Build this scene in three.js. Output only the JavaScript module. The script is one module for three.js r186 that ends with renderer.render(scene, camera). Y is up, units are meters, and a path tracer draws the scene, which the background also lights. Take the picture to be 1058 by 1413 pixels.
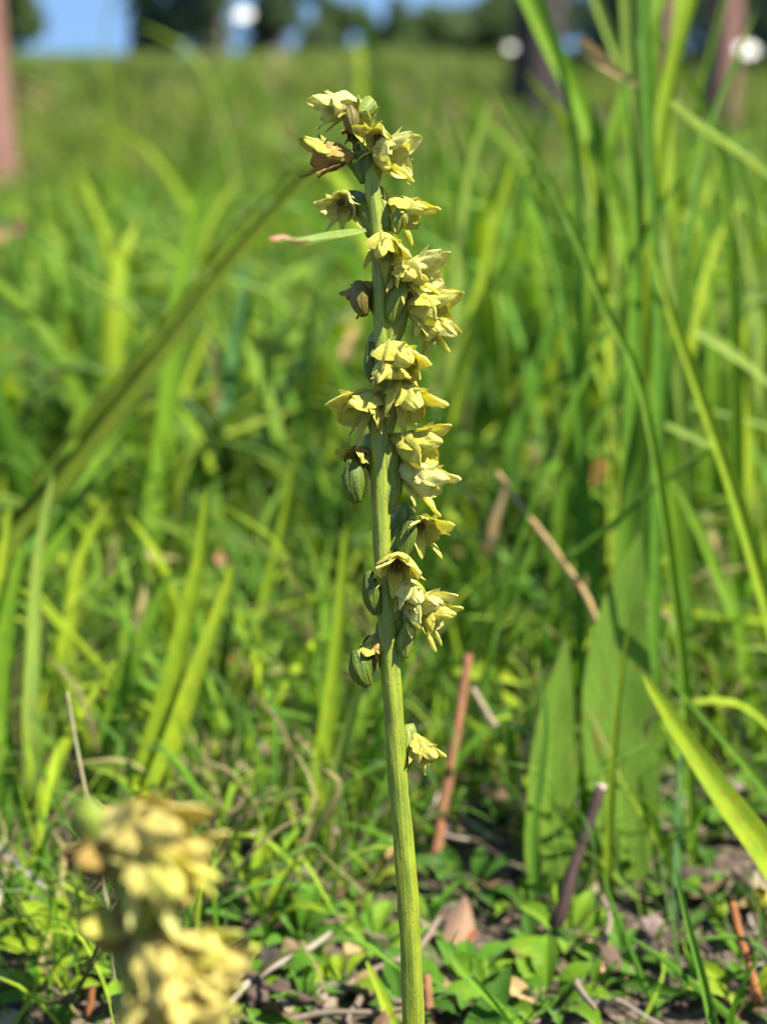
import * as THREE from 'three';
import { mergeGeometries, mergeVertices } from 'three/addons/utils/BufferGeometryUtils.js';
import { ImprovedNoise } from 'three/addons/math/ImprovedNoise.js';

// ---------------------------------------------------------------- camera, sky, sun, exposure
const scene = new THREE.Scene();
const EYE = 0.15, PITCH = THREE.MathUtils.degToRad(16), TAN = Math.tan(THREE.MathUtils.degToRad(20));
const camera = new THREE.PerspectiveCamera(40, 766 / 1024, 0.004, 600);
camera.position.set(0, EYE, 0);
camera.rotation.set(-PITCH, 0, 0);
camera.focus = 0.19;
camera.userData.fStop = 14.5;
scene.add(camera);

const SUN = new THREE.Vector3(0.5, 0.85, 0.14).normalize();
function makeSky() {
  const w = 256, h = 128, data = new Float32Array(w * h * 4);
  const zen = [0.09, 0.165, 0.30], hor = [0.115, 0.21, 0.36];
  for (let j = 0; j < h; j++) {
    const el = ((j + 0.5) / h - 0.5) * Math.PI;
    const k = Math.pow(Math.max(0, 1 - Math.max(0, Math.sin(el))), 5);
    for (let i = 0; i < w; i++) {
      const o = (j * w + i) * 4;
      for (let c = 0; c < 3; c++) data[o + c] = el < 0 ? 0.16 : zen[c] + (hor[c] - zen[c]) * k;
      data[o + 3] = 1;
    }
  }
  const t = new THREE.DataTexture(data, w, h, THREE.RGBAFormat, THREE.FloatType);
  t.mapping = THREE.EquirectangularReflectionMapping; t.magFilter = THREE.LinearFilter; t.needsUpdate = true;
  return t;
}
const sky = makeSky();
scene.background = sky; scene.environment = sky;
const sun = new THREE.DirectionalLight(new THREE.Color(1.0, 0.94, 0.80), 4.8);
sun.position.copy(SUN).multiplyScalar(4).add(new THREE.Vector3(0, 0, -0.4));
sun.target.position.set(0, 0, -0.4);
sun.castShadow = true; sun.shadow.radius = 1;
Object.assign(sun.shadow.camera, { left: -2, right: 2, top: 2, bottom: -2, near: 0.1, far: 20 });
sun.shadow.mapSize.set(4096, 4096);
scene.add(sun, sun.target);
const EXPOSURE = 2.85;

// ---------------------------------------------------------------- helpers
function rng(seed) { let a = seed >>> 0; return () => { a = (a + 0x6D2B79F5) >>> 0; let t = a; t = Math.imul(t ^ (t >>> 15), t | 1); t ^= t + Math.imul(t ^ (t >>> 7), t | 61); return ((t ^ (t >>> 14)) >>> 0) / 4294967296; }; }
const R = rng(7);
const rr = (a, b, r = R) => a + (b - a) * r();
const noise = new ImprovedNoise();
const V = (x, y, z) => new THREE.Vector3(x, y, z);
const lerp = (a, b, t) => a + (b - a) * t;
const sstep = (a, b, x) => { const t = Math.min(1, Math.max(0, (x - a) / (b - a))); return t * t * (3 - 2 * t); };
const PXM = TAN / 706.5;                                   // metres per photo pixel at one metre
const FWD = V(0, -Math.sin(PITCH), -Math.cos(PITCH)), UPC = V(0, Math.cos(PITCH), -Math.sin(PITCH));
function at(x, y, d) {                                     // photo pixel and distance from the lens -> point in the place
  return V(0, EYE, 0).addScaledVector(FWD, d).addScaledVector(V(1, 0, 0), (x - 529) * PXM * d).addScaledVector(UPC, (706.5 - y) * PXM * d);
}
function terrain(x, z) {
  const d = Math.hypot(x, z);
  let h = 0.004 * noise.noise(x * 9, z * 9, 3) + 0.0025 * noise.noise(x * 40, z * 40, 8);
  h += sstep(0.6, 3, d) * 0.03 * noise.noise(x * 0.9, z * 0.9, 1);
  h += sstep(5, 30, -z) * 0.86 + sstep(30, 130, d) * 1.2;
  h += sstep(6, 22, d) * 0.12 * noise.noise(x * 0.16, z * 0.16, 5);
  return h;
}
function groundAt(x, y) {                                  // where the ray through a photo pixel meets the ground
  let d = 0.2;
  for (let i = 0; i < 4000; i++) { const p = at(x, y, d); if (p.y <= terrain(p.x, p.z)) return p; d *= 1.004; }
  return at(x, y, d);
}
const used = {};
function numbered(name) { const n = used[name] = (used[name] ?? -1) + 1; return n ? `${name}_${String(n).padStart(3, '0')}` : name; }
function tag(o, label, category, group, kind) {
  if (label) o.userData.label = label;
  if (category) o.userData.category = category;
  if (group) o.userData.group = group;
  if (kind) o.userData.kind = kind;
  return o;
}
function shade(o) { o.traverse(m => { if (m.isMesh) { m.castShadow = true; m.receiveShadow = true; } }); return o; }
function thing(name, label, category, pos, group) {
  const g = new THREE.Group(); g.name = numbered(name); if (pos) g.position.copy(pos);
  tag(g, label, category, group); scene.add(g); return g;
}
function part(name, geo, mat, parent) { const m = new THREE.Mesh(geo, mat); m.name = name; m.castShadow = m.receiveShadow = true; parent.add(m); return m; }

// ---------------------------------------------------------------- textures
const enc = v => Math.round(255 * (v <= 0.0031308 ? v * 12.92 : 1.055 * Math.pow(Math.max(v, 0), 1 / 2.4) - 0.055));
function tex(w, h, f, srgb = true) {
  const d = new Uint8Array(w * h * 4);
  for (let j = 0; j < h; j++) for (let i = 0; i < w; i++) {
    const c = f(i / w, j / h, i, j), o = (j * w + i) * 4;
    for (let k = 0; k < 3; k++) d[o + k] = srgb ? Math.min(255, enc(Math.min(1, c[k]))) : Math.min(255, Math.max(0, Math.round(c[k] * 255)));
    d[o + 3] = 255;
  }
  const t = new THREE.DataTexture(d, w, h); t.wrapS = t.wrapT = THREE.RepeatWrapping; t.magFilter = THREE.LinearFilter; t.minFilter = THREE.LinearMipmapLinearFilter; t.generateMipmaps = true;
  if (srgb) t.colorSpace = THREE.SRGBColorSpace; t.needsUpdate = true; return t;
}
const tile = (u, v, fu, fv, s) => {                        // noise that repeats without a seam
  const a = u * Math.PI * 2, b = v * Math.PI * 2;
  return noise.noise(Math.cos(a) * fu + s, Math.sin(a) * fu + Math.cos(b) * fv, Math.sin(b) * fv + s * 1.7);
};
function leafVein(u, seed, n) { const x = u * n; return 0.5 + 0.5 * Math.cos(2 * Math.PI * x) * (0.7 + 0.3 * Math.sin(seed + Math.floor(x) * 2.3)); }
const grassTex = tex(64, 512, (u, v) => {
  const vein = leafVein(u, 2, 9), mid = Math.exp(-Math.pow((u - 0.5) / 0.05, 2));
  const n = tile(u, v, 0.3, 2.2, 4), n2 = tile(u, v, 2.0, 9, 9);
  let k = 0.80 + 0.10 * vein + 0.16 * n + 0.10 * n2, c = [k * (1 + 0.18 * n), k, k * (1 - 0.2 * n)];
  c = c.map((x, i) => x + mid * [0.14, 0.12, 0.12][i]);
  const spot = sstep(0.34, 0.42, tile(u, v, 1.2, 6, 21));
  return c.map((x, i) => lerp(x, [0.95, 0.52, 0.55][i], spot * 0.7));
});
const grassBump = tex(64, 256, (u, v) => { const k = 0.5 + 0.4 * (leafVein(u, 2, 9) - 0.5) - 0.4 * Math.exp(-Math.pow((u - 0.5) / 0.04, 2)); return [k, k, k]; }, false);
const broadTex = tex(256, 512, (u, v) => {
  const s = Math.abs(u - 0.5), lat = Math.pow(0.5 + 0.5 * Math.cos(2 * Math.PI * (v * 14 - s * 5)), 6), mid = Math.exp(-Math.pow(s / 0.025, 2)) * 1.6 - 0.6 * Math.exp(-Math.pow((s - 0.06) / 0.02, 2));
  const n = tile(u, v, 1.1, 1.6, 14), n2 = tile(u, v, 5, 8, 2);
  let k = 0.78 + 0.15 * n + 0.13 * n2 - 0.1 * lat + 0.22 * mid;
  const c = [k * (1 + 0.15 * n2), k, k * 0.95];
  const spot = sstep(0.42, 0.56, tile(u, v, 1.4, 2.2, 33) + 0.15 * n2);
  return c.map((x, i) => lerp(x, [1.0, 0.42, 0.62][i], spot * 0.85));
});
const petalTex = tex(128, 128, (u, v) => {
  const vein = Math.pow(0.5 + 0.5 * Math.cos(2 * Math.PI * (u * 5)), 4), n = tile(u, v, 1.2, 1.2, 6), n2 = tile(u, v, 4, 4, 3);
  const k = 0.9 + 0.08 * n + 0.06 * n2;
  const brown = sstep(0.25, 0.5, tile(u, v, 2.5, 2.5, 19) + 0.25 * n2) * 0.7;      // browned specks
  return [k * (1 - 0.07 * vein), k * (1 - 0.03 * vein), k * (0.86 - 0.18 * vein + 0.25 * n)].map((x, i) => x * lerp(1, [0.78, 0.6, 0.5][i], brown));
});
const petalBump = tex(128, 128, (u, v) => { const k = 0.5 + 0.2 * tile(u, v, 4, 4, 3) + 0.2 * tile(u, v, 9, 9, 7) - 0.2 * Math.pow(0.5 + 0.5 * Math.cos(2 * Math.PI * u * 5), 4); return [k, k, k]; }, false);
const stemTex = tex(128, 1024, (u, v) => {
  const n = tile(u, v, 0.8, 2.5, 12), st = tile(u, v, 5, 0.8, 5), n2 = tile(u, v, 6, 14, 1), fl = sstep(0.3, 0.42, tile(u, v, 3, 18, 44)), dash = sstep(0.28, 0.4, tile(u, v, 7, 3, 71));
  const k = 0.82 + 0.2 * n + 0.2 * st + 0.12 * n2; let c = [k * (1 + 0.22 * st + 0.15 * n), k, k * 0.9];
  c = c.map((x, i) => lerp(x, [0.75, 0.42, 0.8][i], fl * 0.55)); return c.map((x, i) => lerp(x, [1, 1, 1][i], dash * 0.35));
});
const barkTex = tex(256, 256, (u, v) => {
  const n = tile(u, v, 2, 0.9, 12), n2 = tile(u, v, 6, 3, 5); const crack = sstep(0.0, 0.18, Math.abs(n)); const k = (0.55 + 0.4 * crack) * (0.9 + 0.3 * n2); return [k, k * 0.95, k * 0.92];
});
const soilTex = tex(1024, 1024, (u, v) => {
  const a = tile(u, v, 2.2, 2.2, 5), b = tile(u, v, 7, 7, 8), c = tile(u, v, 26, 26, 2), d = tile(u, v, 60, 60, 4);
  const k = 0.5 + 0.25 * a + 0.25 * b + 0.3 * c + 0.25 * d;
  let col = [0.055, 0.038, 0.028].map(x => x * (0.5 + k));
  const straw = sstep(0.27, 0.42, tile(u, v, 14, 30, 40)), pink = sstep(0.3, 0.42, tile(u, v, 17, 17, 61)), moss = sstep(0.1, 0.4, tile(u, v, 4, 4, 77) + 0.3 * c);
  col = col.map((x, i) => lerp(x, [0.05, 0.085, 0.014][i] * (0.6 + k), moss * 0.85));
  col = col.map((x, i) => lerp(x, [0.22, 0.17, 0.10][i], straw * 0.8));
  return col.map((x, i) => lerp(x, [0.20, 0.13, 0.11][i], pink * 0.8));
});
const soilBump = tex(512, 512, (u, v) => { const k = 0.5 + 0.3 * tile(u, v, 7, 7, 8) + 0.4 * tile(u, v, 26, 26, 2); return [k, k, k]; }, false);

// ---------------------------------------------------------------- materials
function leafMat(r, g, b, { t = 0.42, map = grassTex, bump = grassBump, bs = 0.00012, coat = 0.08, cr = 0.4 } = {}) {
  return new THREE.MeshPhysicalMaterial({ color: new THREE.Color().setRGB(r, g, b), map, bumpMap: bump, bumpScale: bs, roughness: 0.95, specularIntensity: 0.25, transmission: t, thickness: 0, clearcoat: coat, clearcoatRoughness: cr, side: THREE.DoubleSide });
}
const solidMat = (r, g, b, o = {}) => new THREE.MeshStandardMaterial({ color: new THREE.Color().setRGB(r, g, b), roughness: 0.8, ...o });
const M = {
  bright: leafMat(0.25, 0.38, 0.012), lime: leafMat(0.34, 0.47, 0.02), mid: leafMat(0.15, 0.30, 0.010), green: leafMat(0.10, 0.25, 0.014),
  dark: leafMat(0.11, 0.165, 0.012, { t: 0.22, coat: 0 }), deep: leafMat(0.10, 0.23, 0.014, { t: 0.3, coat: 0 }), blue: leafMat(0.10, 0.25, 0.07), pale: leafMat(0.26, 0.38, 0.055),  // dark: part of the arching blade shade is put into this green
  tan: leafMat(0.50, 0.36, 0.16, { t: 0.3 }), straw: leafMat(0.44, 0.42, 0.24, { t: 0.3 }), grey: leafMat(0.30, 0.29, 0.25, { t: 0.2, coat: 0.2 }),
  orange: leafMat(0.46, 0.19, 0.07, { t: 0.35 }), red: leafMat(0.36, 0.09, 0.05, { t: 0.35 }), pink: leafMat(0.62, 0.28, 0.22, { t: 0.3 }), yellow: leafMat(0.55, 0.52, 0.07),
  broad: leafMat(0.175, 0.33, 0.03, { map: broadTex, t: 0.5 }), broad2: leafMat(0.19, 0.35, 0.03, { map: broadTex, t: 0.5 }), herb: leafMat(0.10, 0.26, 0.012, { map: broadTex, t: 0.4 }), herbDark: leafMat(0.05, 0.14, 0.009, { map: broadTex, t: 0.3 }), herbPale: leafMat(0.21, 0.39, 0.02, { map: broadTex, t: 0.4 }),
  tint: leafMat(1, 1, 1),
  petal: leafMat(0.87, 0.83, 0.24, { map: petalTex, bump: petalBump, bs: 0.00015, t: 0.6, coat: 0.15 }),
  sepal: leafMat(0.77, 0.73, 0.16, { map: petalTex, bump: petalBump, bs: 0.00015, t: 0.48, coat: 0.15 }),
  petalPale: leafMat(0.88, 0.86, 0.40, { map: petalTex, bump: petalBump, bs: 0.0001, t: 0.55, coat: 0.15 }),
  petalGold: leafMat(0.80, 0.69, 0.25, { map: petalTex, bump: petalBump, bs: 0.00015, t: 0.5, coat: 0.1 }),
  petalGreen: leafMat(0.44, 0.48, 0.09, { map: petalTex, bump: petalBump, bs: 0.0001, t: 0.38, coat: 0.15 }),
  petalBrown: leafMat(0.42, 0.28, 0.09, { map: petalTex, bump: petalBump, bs: 0.0001, t: 0.3, coat: 0.15 }),
  bract: leafMat(0.20, 0.27, 0.04, { map: petalTex, t: 0.35 }),
  stem: new THREE.MeshPhysicalMaterial({ color: new THREE.Color().setRGB(0.205, 0.27, 0.012), map: stemTex, bumpMap: stemTex, bumpScale: 0.00012, roughness: 0.55, clearcoat: 0.3, clearcoatRoughness: 0.35 }),
  ovary: new THREE.MeshPhysicalMaterial({ color: new THREE.Color().setRGB(0.085, 0.135, 0.010), map: stemTex, bumpMap: stemTex, bumpScale: 0.00025, roughness: 0.6, specularIntensity: 0.6, clearcoat: 0.15, clearcoatRoughness: 0.35 }),
  column: solidMat(0.07, 0.028, 0.010, { roughness: 0.5 }),
  stick: solidMat(0.30, 0.13, 0.06, { map: stemTex, bumpMap: stemTex, bumpScale: 0.0004 }), stickDark: solidMat(0.05, 0.025, 0.022, { map: stemTex, bumpMap: stemTex, bumpScale: 0.0004 }), stickPale: solidMat(0.42, 0.34, 0.24, { map: stemTex, bumpMap: stemTex, bumpScale: 0.0004 }),
  pith: solidMat(0.50, 0.42, 0.36, { map: stemTex }), white: solidMat(0.8, 0.78, 0.74), soil: solidMat(1, 1, 1, { map: soilTex, bumpMap: soilBump, bumpScale: 0.0025, roughness: 0.95 }),
  barkRed: solidMat(0.36, 0.19, 0.155, { map: barkTex, bumpMap: barkTex, bumpScale: 0.012 }), barkDark: solidMat(0.055, 0.036, 0.04, { map: barkTex, bumpMap: barkTex, bumpScale: 0.012 }), barkGrey: solidMat(0.2, 0.17, 0.14, { map: barkTex, bumpMap: barkTex, bumpScale: 0.012 }),
  crown: leafMat(0.13, 0.21, 0.07, { t: 0.4, coat: 0.1 }), crownDark: leafMat(0.10, 0.165, 0.08, { t: 0.45, coat: 0.1 }), crownPale: leafMat(0.14, 0.20, 0.09, { t: 0.4, coat: 0.1 }),
};

// ---------------------------------------------------------------- shape makers
// a leaf blade along a curve: a folded strip, wide face towards `face`
function bladeGeo(points, width, { n = 22, fold = 0.18, face = V(0, 0.2, 1), twist = 0, twist0 = 0, across = 4, wave = 0, seed = 1 } = {}) {
  const curve = new THREE.CatmullRomCurve3(points, false, 'centripetal'), len = curve.getLength();
  const pos = [], uv = [], idx = [], T = V(), S = V(), N = V();
  for (let i = 0; i <= n; i++) {
    const s = i / n, c = curve.getPointAt(s); curve.getTangentAt(s, T);
    S.crossVectors(T, face).normalize(); N.crossVectors(S, T).normalize();
    const a = twist0 + twist * s, sx = S.clone().multiplyScalar(Math.cos(a)).addScaledVector(N, Math.sin(a)), nn = N.clone().multiplyScalar(Math.cos(a)).addScaledVector(S, -Math.sin(a));
    const w = width(s) / 2;
    for (let k = 0; k <= across; k++) {
      const u = k / across * 2 - 1;
      const p = c.clone().addScaledVector(sx, u * w).addScaledVector(nn, (Math.abs(u) - 0.5) * fold * 2 * w + wave * w * Math.sin(s * 23 + seed + u * 2) * Math.abs(u));
      pos.push(p.x, p.y, p.z); uv.push(k / across, s * len / 0.06 + seed * 0.37);
      if (i < n && k < across) { const q = i * (across + 1) + k; idx.push(q, q + 1, q + across + 1, q + 1, q + across + 2, q + across + 1); }
    }
  }
  return finish(pos, uv, idx);
}
function finish(pos, uv, idx) {
  const g = new THREE.BufferGeometry();
  g.setAttribute('position', new THREE.Float32BufferAttribute(pos, 3)); g.setAttribute('uv', new THREE.Float32BufferAttribute(uv, 2)); g.setIndex(idx); g.computeVertexNormals(); return g;
}
// a rod along a curve with a radius that changes and may be ridged
function rodGeo(points, radius, { n = 24, m = 10, ridge = 0, lobes = 5, spin = 0, wob = 0, seed = 0, cap = true } = {}) {
  const curve = new THREE.CatmullRomCurve3(points, false, 'centripetal'), len = curve.getLength();
  const fr = curve.computeFrenetFrames(n, false), pos = [], uv = [], idx = [];
  for (let i = 0; i <= n; i++) {
    const s = i / n, c = curve.getPointAt(s), r = radius(s);
    for (let k = 0; k <= m; k++) {
      const a = k / m * Math.PI * 2, q = r * (1 + ridge * Math.cos(lobes * a + spin * s) + wob * noise.noise(Math.cos(a) * 1.5 + seed, s * len / r * 0.25, Math.sin(a) * 1.5));
      const p = c.clone().addScaledVector(fr.normals[i], Math.cos(a) * q).addScaledVector(fr.binormals[i], Math.sin(a) * q);
      pos.push(p.x, p.y, p.z); uv.push(k / m, s * len / 0.05);
      if (i < n && k < m) { const b = i * (m + 1) + k; idx.push(b, b + 1, b + m + 1, b + 1, b + m + 2, b + m + 1); }
    }
  }
  if (cap) for (const [s, base, flip] of [[0, 0, 1], [1, n * (m + 1), 0]]) {
    const c = curve.getPointAt(s), q = pos.length / 3; pos.push(c.x, c.y, c.z); uv.push(0.5, s * len / 0.05);
    for (let k = 0; k < m; k++) flip ? idx.push(q, base + k + 1, base + k) : idx.push(q, base + k, base + k + 1);
  }
  return finish(pos, uv, idx);
}
// a fleshy petal: starts at the origin, runs along +z, outside towards +y
function petalGeo({ L, W, a = 0.6, b = 0.9, c0 = 0, c1 = 0, cup = 0.5, th = 0.04, n = 9, m = 6, skew = 0, rag = 0, sd = 1 }) {
  const pos = [], uv = [], idx = [], prof = s => { const q = 0.1 + 0.9 * s, pk = a / (a + b); return Math.pow(q / pk, a) * Math.pow(Math.max(0, 1 - q) / (1 - pk), b); };
  let y = 0, z = 0; const rows = [];
  for (let i = 0; i <= n; i++) { const s = i / n, t = c0 + (c1 - c0) * s; rows.push([y, z, t, prof(s) * W / 2 * (1 + rag * 0.35 * noise.noise(s * 6, sd * 2.3, 7)), s]); y += Math.sin(t) * L / n; z += Math.cos(t) * L / n; }
  for (const side of [1, -1]) {
    const base = pos.length / 3;
    for (let i = 0; i <= n; i++) for (let k = 0; k <= m; k++) {
      const [py, pz, t, w, s] = rows[i], u = k / m * 2 - 1, rip = rag * (noise.noise(u * 1.6 + sd * 3.1, s * 3.2, sd) * 0.22 + noise.noise(u * 3.5, s * 7 + sd, 4) * 0.08) * L * Math.min(1, s * 3), up = rip - cup * w * u * u + side * th * L * (1 - u * u) * (1 - 0.7 * s);
      pos.push(u * w + skew * s * s * L, py + up * Math.cos(t), pz - up * Math.sin(t)); uv.push(k / m, s);
      if (i < n && k < m) { const q = base + i * (m + 1) + k; side > 0 ? idx.push(q, q + m + 1, q + 1, q + 1, q + m + 1, q + m + 2) : idx.push(q, q + 1, q + m + 1, q + 1, q + m + 2, q + m + 1); }
    }
  }
  return finish(pos, uv, idx);
}
const ring = (g, r0, phi, yaw = 0) => g.rotateY(yaw).translate(0, r0, 0).rotateZ(phi);

// ---------------------------------------------------------------- the ground
{
  const pos = [], uv = [], idx = [], nx = 220; let rows = 0;
  for (let z = 0.6; z > -220; rows++) {
    const d = Math.max(0.25, -z), half = 0.5 + d * 1.1;
    for (let i = 0; i <= nx; i++) { const x = (i / nx * 2 - 1) * half; pos.push(x, terrain(x, z), z); uv.push(x / 0.16, z / 0.16); }
    z -= Math.max(0.0035, d < 0.6 ? 0.0035 : (d - 0.6) * 0.035 + 0.0035);
  }
  for (let j = 0; j < rows - 1; j++) for (let i = 0; i < nx; i++) { const q = j * (nx + 1) + i; idx.push(q, q + 1, q + nx + 1, q + 1, q + nx + 2, q + nx + 1); }
  const g = new THREE.Mesh(finish(pos, uv, idx), M.soil); g.name = 'ground'; g.receiveShadow = g.castShadow = true; g.userData.kind = 'structure'; scene.add(g);
}

// ---------------------------------------------------------------- trees and shrubs at the meadow's edge
function crownGeo(seed, clumps, leaf, count) {              // many small leaf faces gathered in clumps
  const r = rng(seed), pos = [], uv = [], idx = [];
  for (const [cx, cy, cz, cr] of clumps) for (let i = 0; i < count; i++) {
    const d = V(r() * 2 - 1, r() * 2 - 1, r() * 2 - 1); if (d.lengthSq() > 1) { i--; continue; }
    d.multiplyScalar(cr * (0.55 + 0.45 * r())).add(V(cx, cy, cz));
    const a = V(r() - 0.5, r() - 0.5, r() - 0.5).normalize(), b = V(r() - 0.5, r() - 0.5, r() - 0.5).cross(a).normalize(), l = leaf * (0.6 + 0.8 * r()), q = pos.length / 3;
    for (const [u, v] of [[-1, 0], [0, -0.45], [1, 0], [0, 0.45]]) { pos.push(d.x + a.x * u * l + b.x * v * l, d.y + a.y * u * l + b.y * v * l, d.z + a.z * u * l + b.z * v * l); uv.push(u, v); }
    idx.push(q, q + 1, q + 2, q, q + 2, q + 3);
  }
  return finish(pos, uv, idx);
}
function tree(name, label, category, { x, y, d, h, r, bole, spread, mat, bark, seed, group, leaf = 0.09, count = 260, nc = 26, lean = 0 }) {
  const p = at(x, y, d), base = V(p.x, terrain(p.x, p.z), p.z), t = thing(name, label, category, base, group), q = rng(seed);
  const top = V(lean, h, 0);
  part('trunk', rodGeo([V(0, -0.1, 0), V(0, h * 0.05, 0), V(lean * 0.3, h * 0.4, 0.03 * h * (q() - 0.5)), top], s => r * (1.25 - 0.35 * Math.min(1, s * 8)) * (1 - 0.85 * s), { n: 30, m: 14, wob: 0.12, seed }), bark, t);
  const clumps = [];
  for (let i = 0; i < nc; i++) {
    const f = i / nc, hh = lerp(bole, h, f), wid = spread * Math.pow(Math.sin(Math.PI * Math.min(0.97, 0.22 + 0.78 * f)), 0.7), a = q() * 6.283, rad = wid * (0.3 + 0.7 * q());
    const e = V(lean * hh / h + Math.cos(a) * rad, hh + (q() - 0.5) * 0.3 * spread, Math.sin(a) * rad);
    clumps.push([e.x, e.y, e.z, spread * rr(0.26, 0.46, q)]);
    if (i % 3 === 0) part('limb', rodGeo([V(lean * hh / h, hh * 0.92, 0), V(e.x * 0.5, hh * 0.96 + 0.05, e.z * 0.5), e], s => r * 0.3 * (1 - 0.8 * s), { n: 6, m: 6 }), bark, t);
  }
  part('crown', crownGeo(seed + 1, clumps, leaf, count), mat, t);
  return t;
}
tree('pine_tree', 'dark pine trunk rising behind the tall blades right of the orchid', 'tree', { x: 738, y: 190, d: 6.2, h: 8, r: 0.115, bole: 3.4, spread: 1.9, mat: M.crownDark, bark: M.barkDark, seed: 11 });
tree('pine_tree', 'reddish pine trunk standing near the right edge of the photo', 'tree', { x: 990, y: 175, d: 7.5, h: 9, r: 0.085, bole: 4, spread: 1.8, mat: M.crownDark, bark: M.barkRed, seed: 21 });
tree('pine_tree', 'pinkish brown trunk cut off by the left edge of the photo', 'tree', { x: -42, y: 300, d: 1.9, h: 7, r: 0.062, bole: 3.6, spread: 1.4, mat: M.crown, bark: M.barkRed, seed: 31 });
tree('pine_tree', 'thin pinkish trunk between the tall blades and the reddish pine', 'tree', { x: 915, y: 120, d: 10, h: 8, r: 0.07, bole: 3.6, spread: 1.6, mat: M.crownDark, bark: M.barkRed, seed: 35 });
const treeline = [
  [305, 28, 5.0, 1.75, M.crownDark, 'dark round tree in the gap of sky left of the orchid'],
  [222, 34, 4.0, 0.9, M.crown, 'small green tree left of the dark round tree on the skyline'],
  [20, 24, 4.5, 0.9, M.crown, 'green tree on the skyline beside the left edge trunk'],
  [392, 32, 4.2, 0.95, M.crownDark, 'dark tree on the skyline just right of the round one'],
  [545, 38, 1.9, 0.8, M.crownPale, 'small pale green bush on the skyline right of the orchid tip'],
  [640, 40, 1.7, 1.5, M.crownPale, 'low hazy shrub on the skyline left of the dark trunk'],
  [470, 37, 1.8, 1.0, M.crown, 'low green bush on the skyline directly above the orchid tip'],
  [596, 37, 1.6, 1.1, M.crown, 'low green bush on the skyline between the pale bush and hazy shrub'],
  [694, 35, 2.2, 1.2, M.crown, 'green bush on the skyline touching the dark trunk'],
  [830, 26, 6.0, 1.9, M.crownDark, 'dark tree filling the skyline behind the dark pine trunk'],
  [925, 22, 6.0, 2.0, M.crownDark, 'dark tree filling the skyline behind the tall blades'],
  [1020, 20, 6.0, 2.2, M.crownDark, 'dark tree filling the skyline behind the reddish pine'],
  [1120, 17, 5.0, 2.2, M.crownDark, 'dark bushy tree at the right edge of the skyline'],
];
treeline.forEach(([x, d, h, s, mat, label], i) => tree(h < 2.5 ? 'shrub' : 'leafy_tree', label, h < 2.5 ? 'shrub' : 'tree', { x, y: 110, d, h, r: 0.13, bole: h < 2.5 ? 0.2 : 0.6, spread: s, mat, bark: M.barkGrey, seed: 100 + i * 9, leaf: 0.12, count: 210, nc: 30 }));

// ---------------------------------------------------------------- meadow grass: nobody could count it
const grassGroup = new THREE.Group(); grassGroup.name = 'grass'; tag(grassGroup, 'uncut green meadow grass running back to the trees', 'grass', null, 'stuff'); scene.add(grassGroup);
const bladeShapes = [];
for (let i = 0; i < 7; i++) {
  const b = rr(0.05, 0.75), pts = [V(0, 0, 0), V(0, 0.38, b * 0.06), V(0, 0.74, b * 0.3), V(0, 1 - b * 0.25, b * 0.8)];
  bladeShapes.push(bladeGeo(pts, s => [0.03, 0.045, 0.06, 0.036, 0.052, 0.026, 0.07][i] * (0.7 + 0.5 * s) * Math.pow(Math.max(0, 1 - s), 0.6) + 0.0005, { n: 9, across: 2, fold: 0.25, face: V(0, 0.05, 1), twist: rr(-1, 1), seed: i }));
}
const GREENS = [[0.155, 0.29, 0.010], [0.115, 0.26, 0.010], [0.23, 0.35, 0.012], [0.08, 0.20, 0.008], [0.16, 0.28, 0.024], [0.29, 0.41, 0.014], [0.095, 0.24, 0.02], [0.05, 0.12, 0.006]];
function scatter(name, shapes, list) {
  const by = shapes.map(() => []); list.forEach((e, i) => by[i % shapes.length].push(e));
  by.forEach((l, k) => {
    if (!l.length) return;
    const im = new THREE.InstancedMesh(shapes[k], M.tint, l.length), o = new THREE.Object3D(), c = new THREE.Color();
    l.forEach((e, i) => {
      o.position.set(e.x, terrain(e.x, e.z) - 0.002, e.z); o.rotation.set(e.tilt ?? 0, e.yaw, e.lean ?? 0, 'YXZ'); o.scale.set(e.w ?? e.h, e.h, e.w ?? e.h); o.updateMatrix(); im.setMatrixAt(i, o.matrix);
      c.setRGB(...e.c); im.setColorAt(i, c);
    });
    im.name = name; im.userData.kind = 'stuff'; im.castShadow = im.receiveShadow = true; grassGroup.add(im);
  });
}
const MEADOW = [[0.125, 0.215, 0.016], [0.105, 0.20, 0.016], [0.16, 0.235, 0.022], [0.09, 0.18, 0.018], [0.17, 0.215, 0.045], [0.19, 0.26, 0.022]];   // duller, darker greens for the middle and far tufts
function greenAt(x, z, r, strawShare = 0.07, palette = GREENS) {
  const n = noise.noise(x * 2.2, z * 2.2, 9);
  if (r() < strawShare) { const k = rr(0.6, 1.1, r); return [0.40 * k, 0.33 * k, 0.14 * k]; }
  const g = palette[Math.floor(r() * palette.length)], k = rr(0.85, 1.35, r) * (1 + 0.25 * n);
  return g.map(v => v * k);
}
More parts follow.
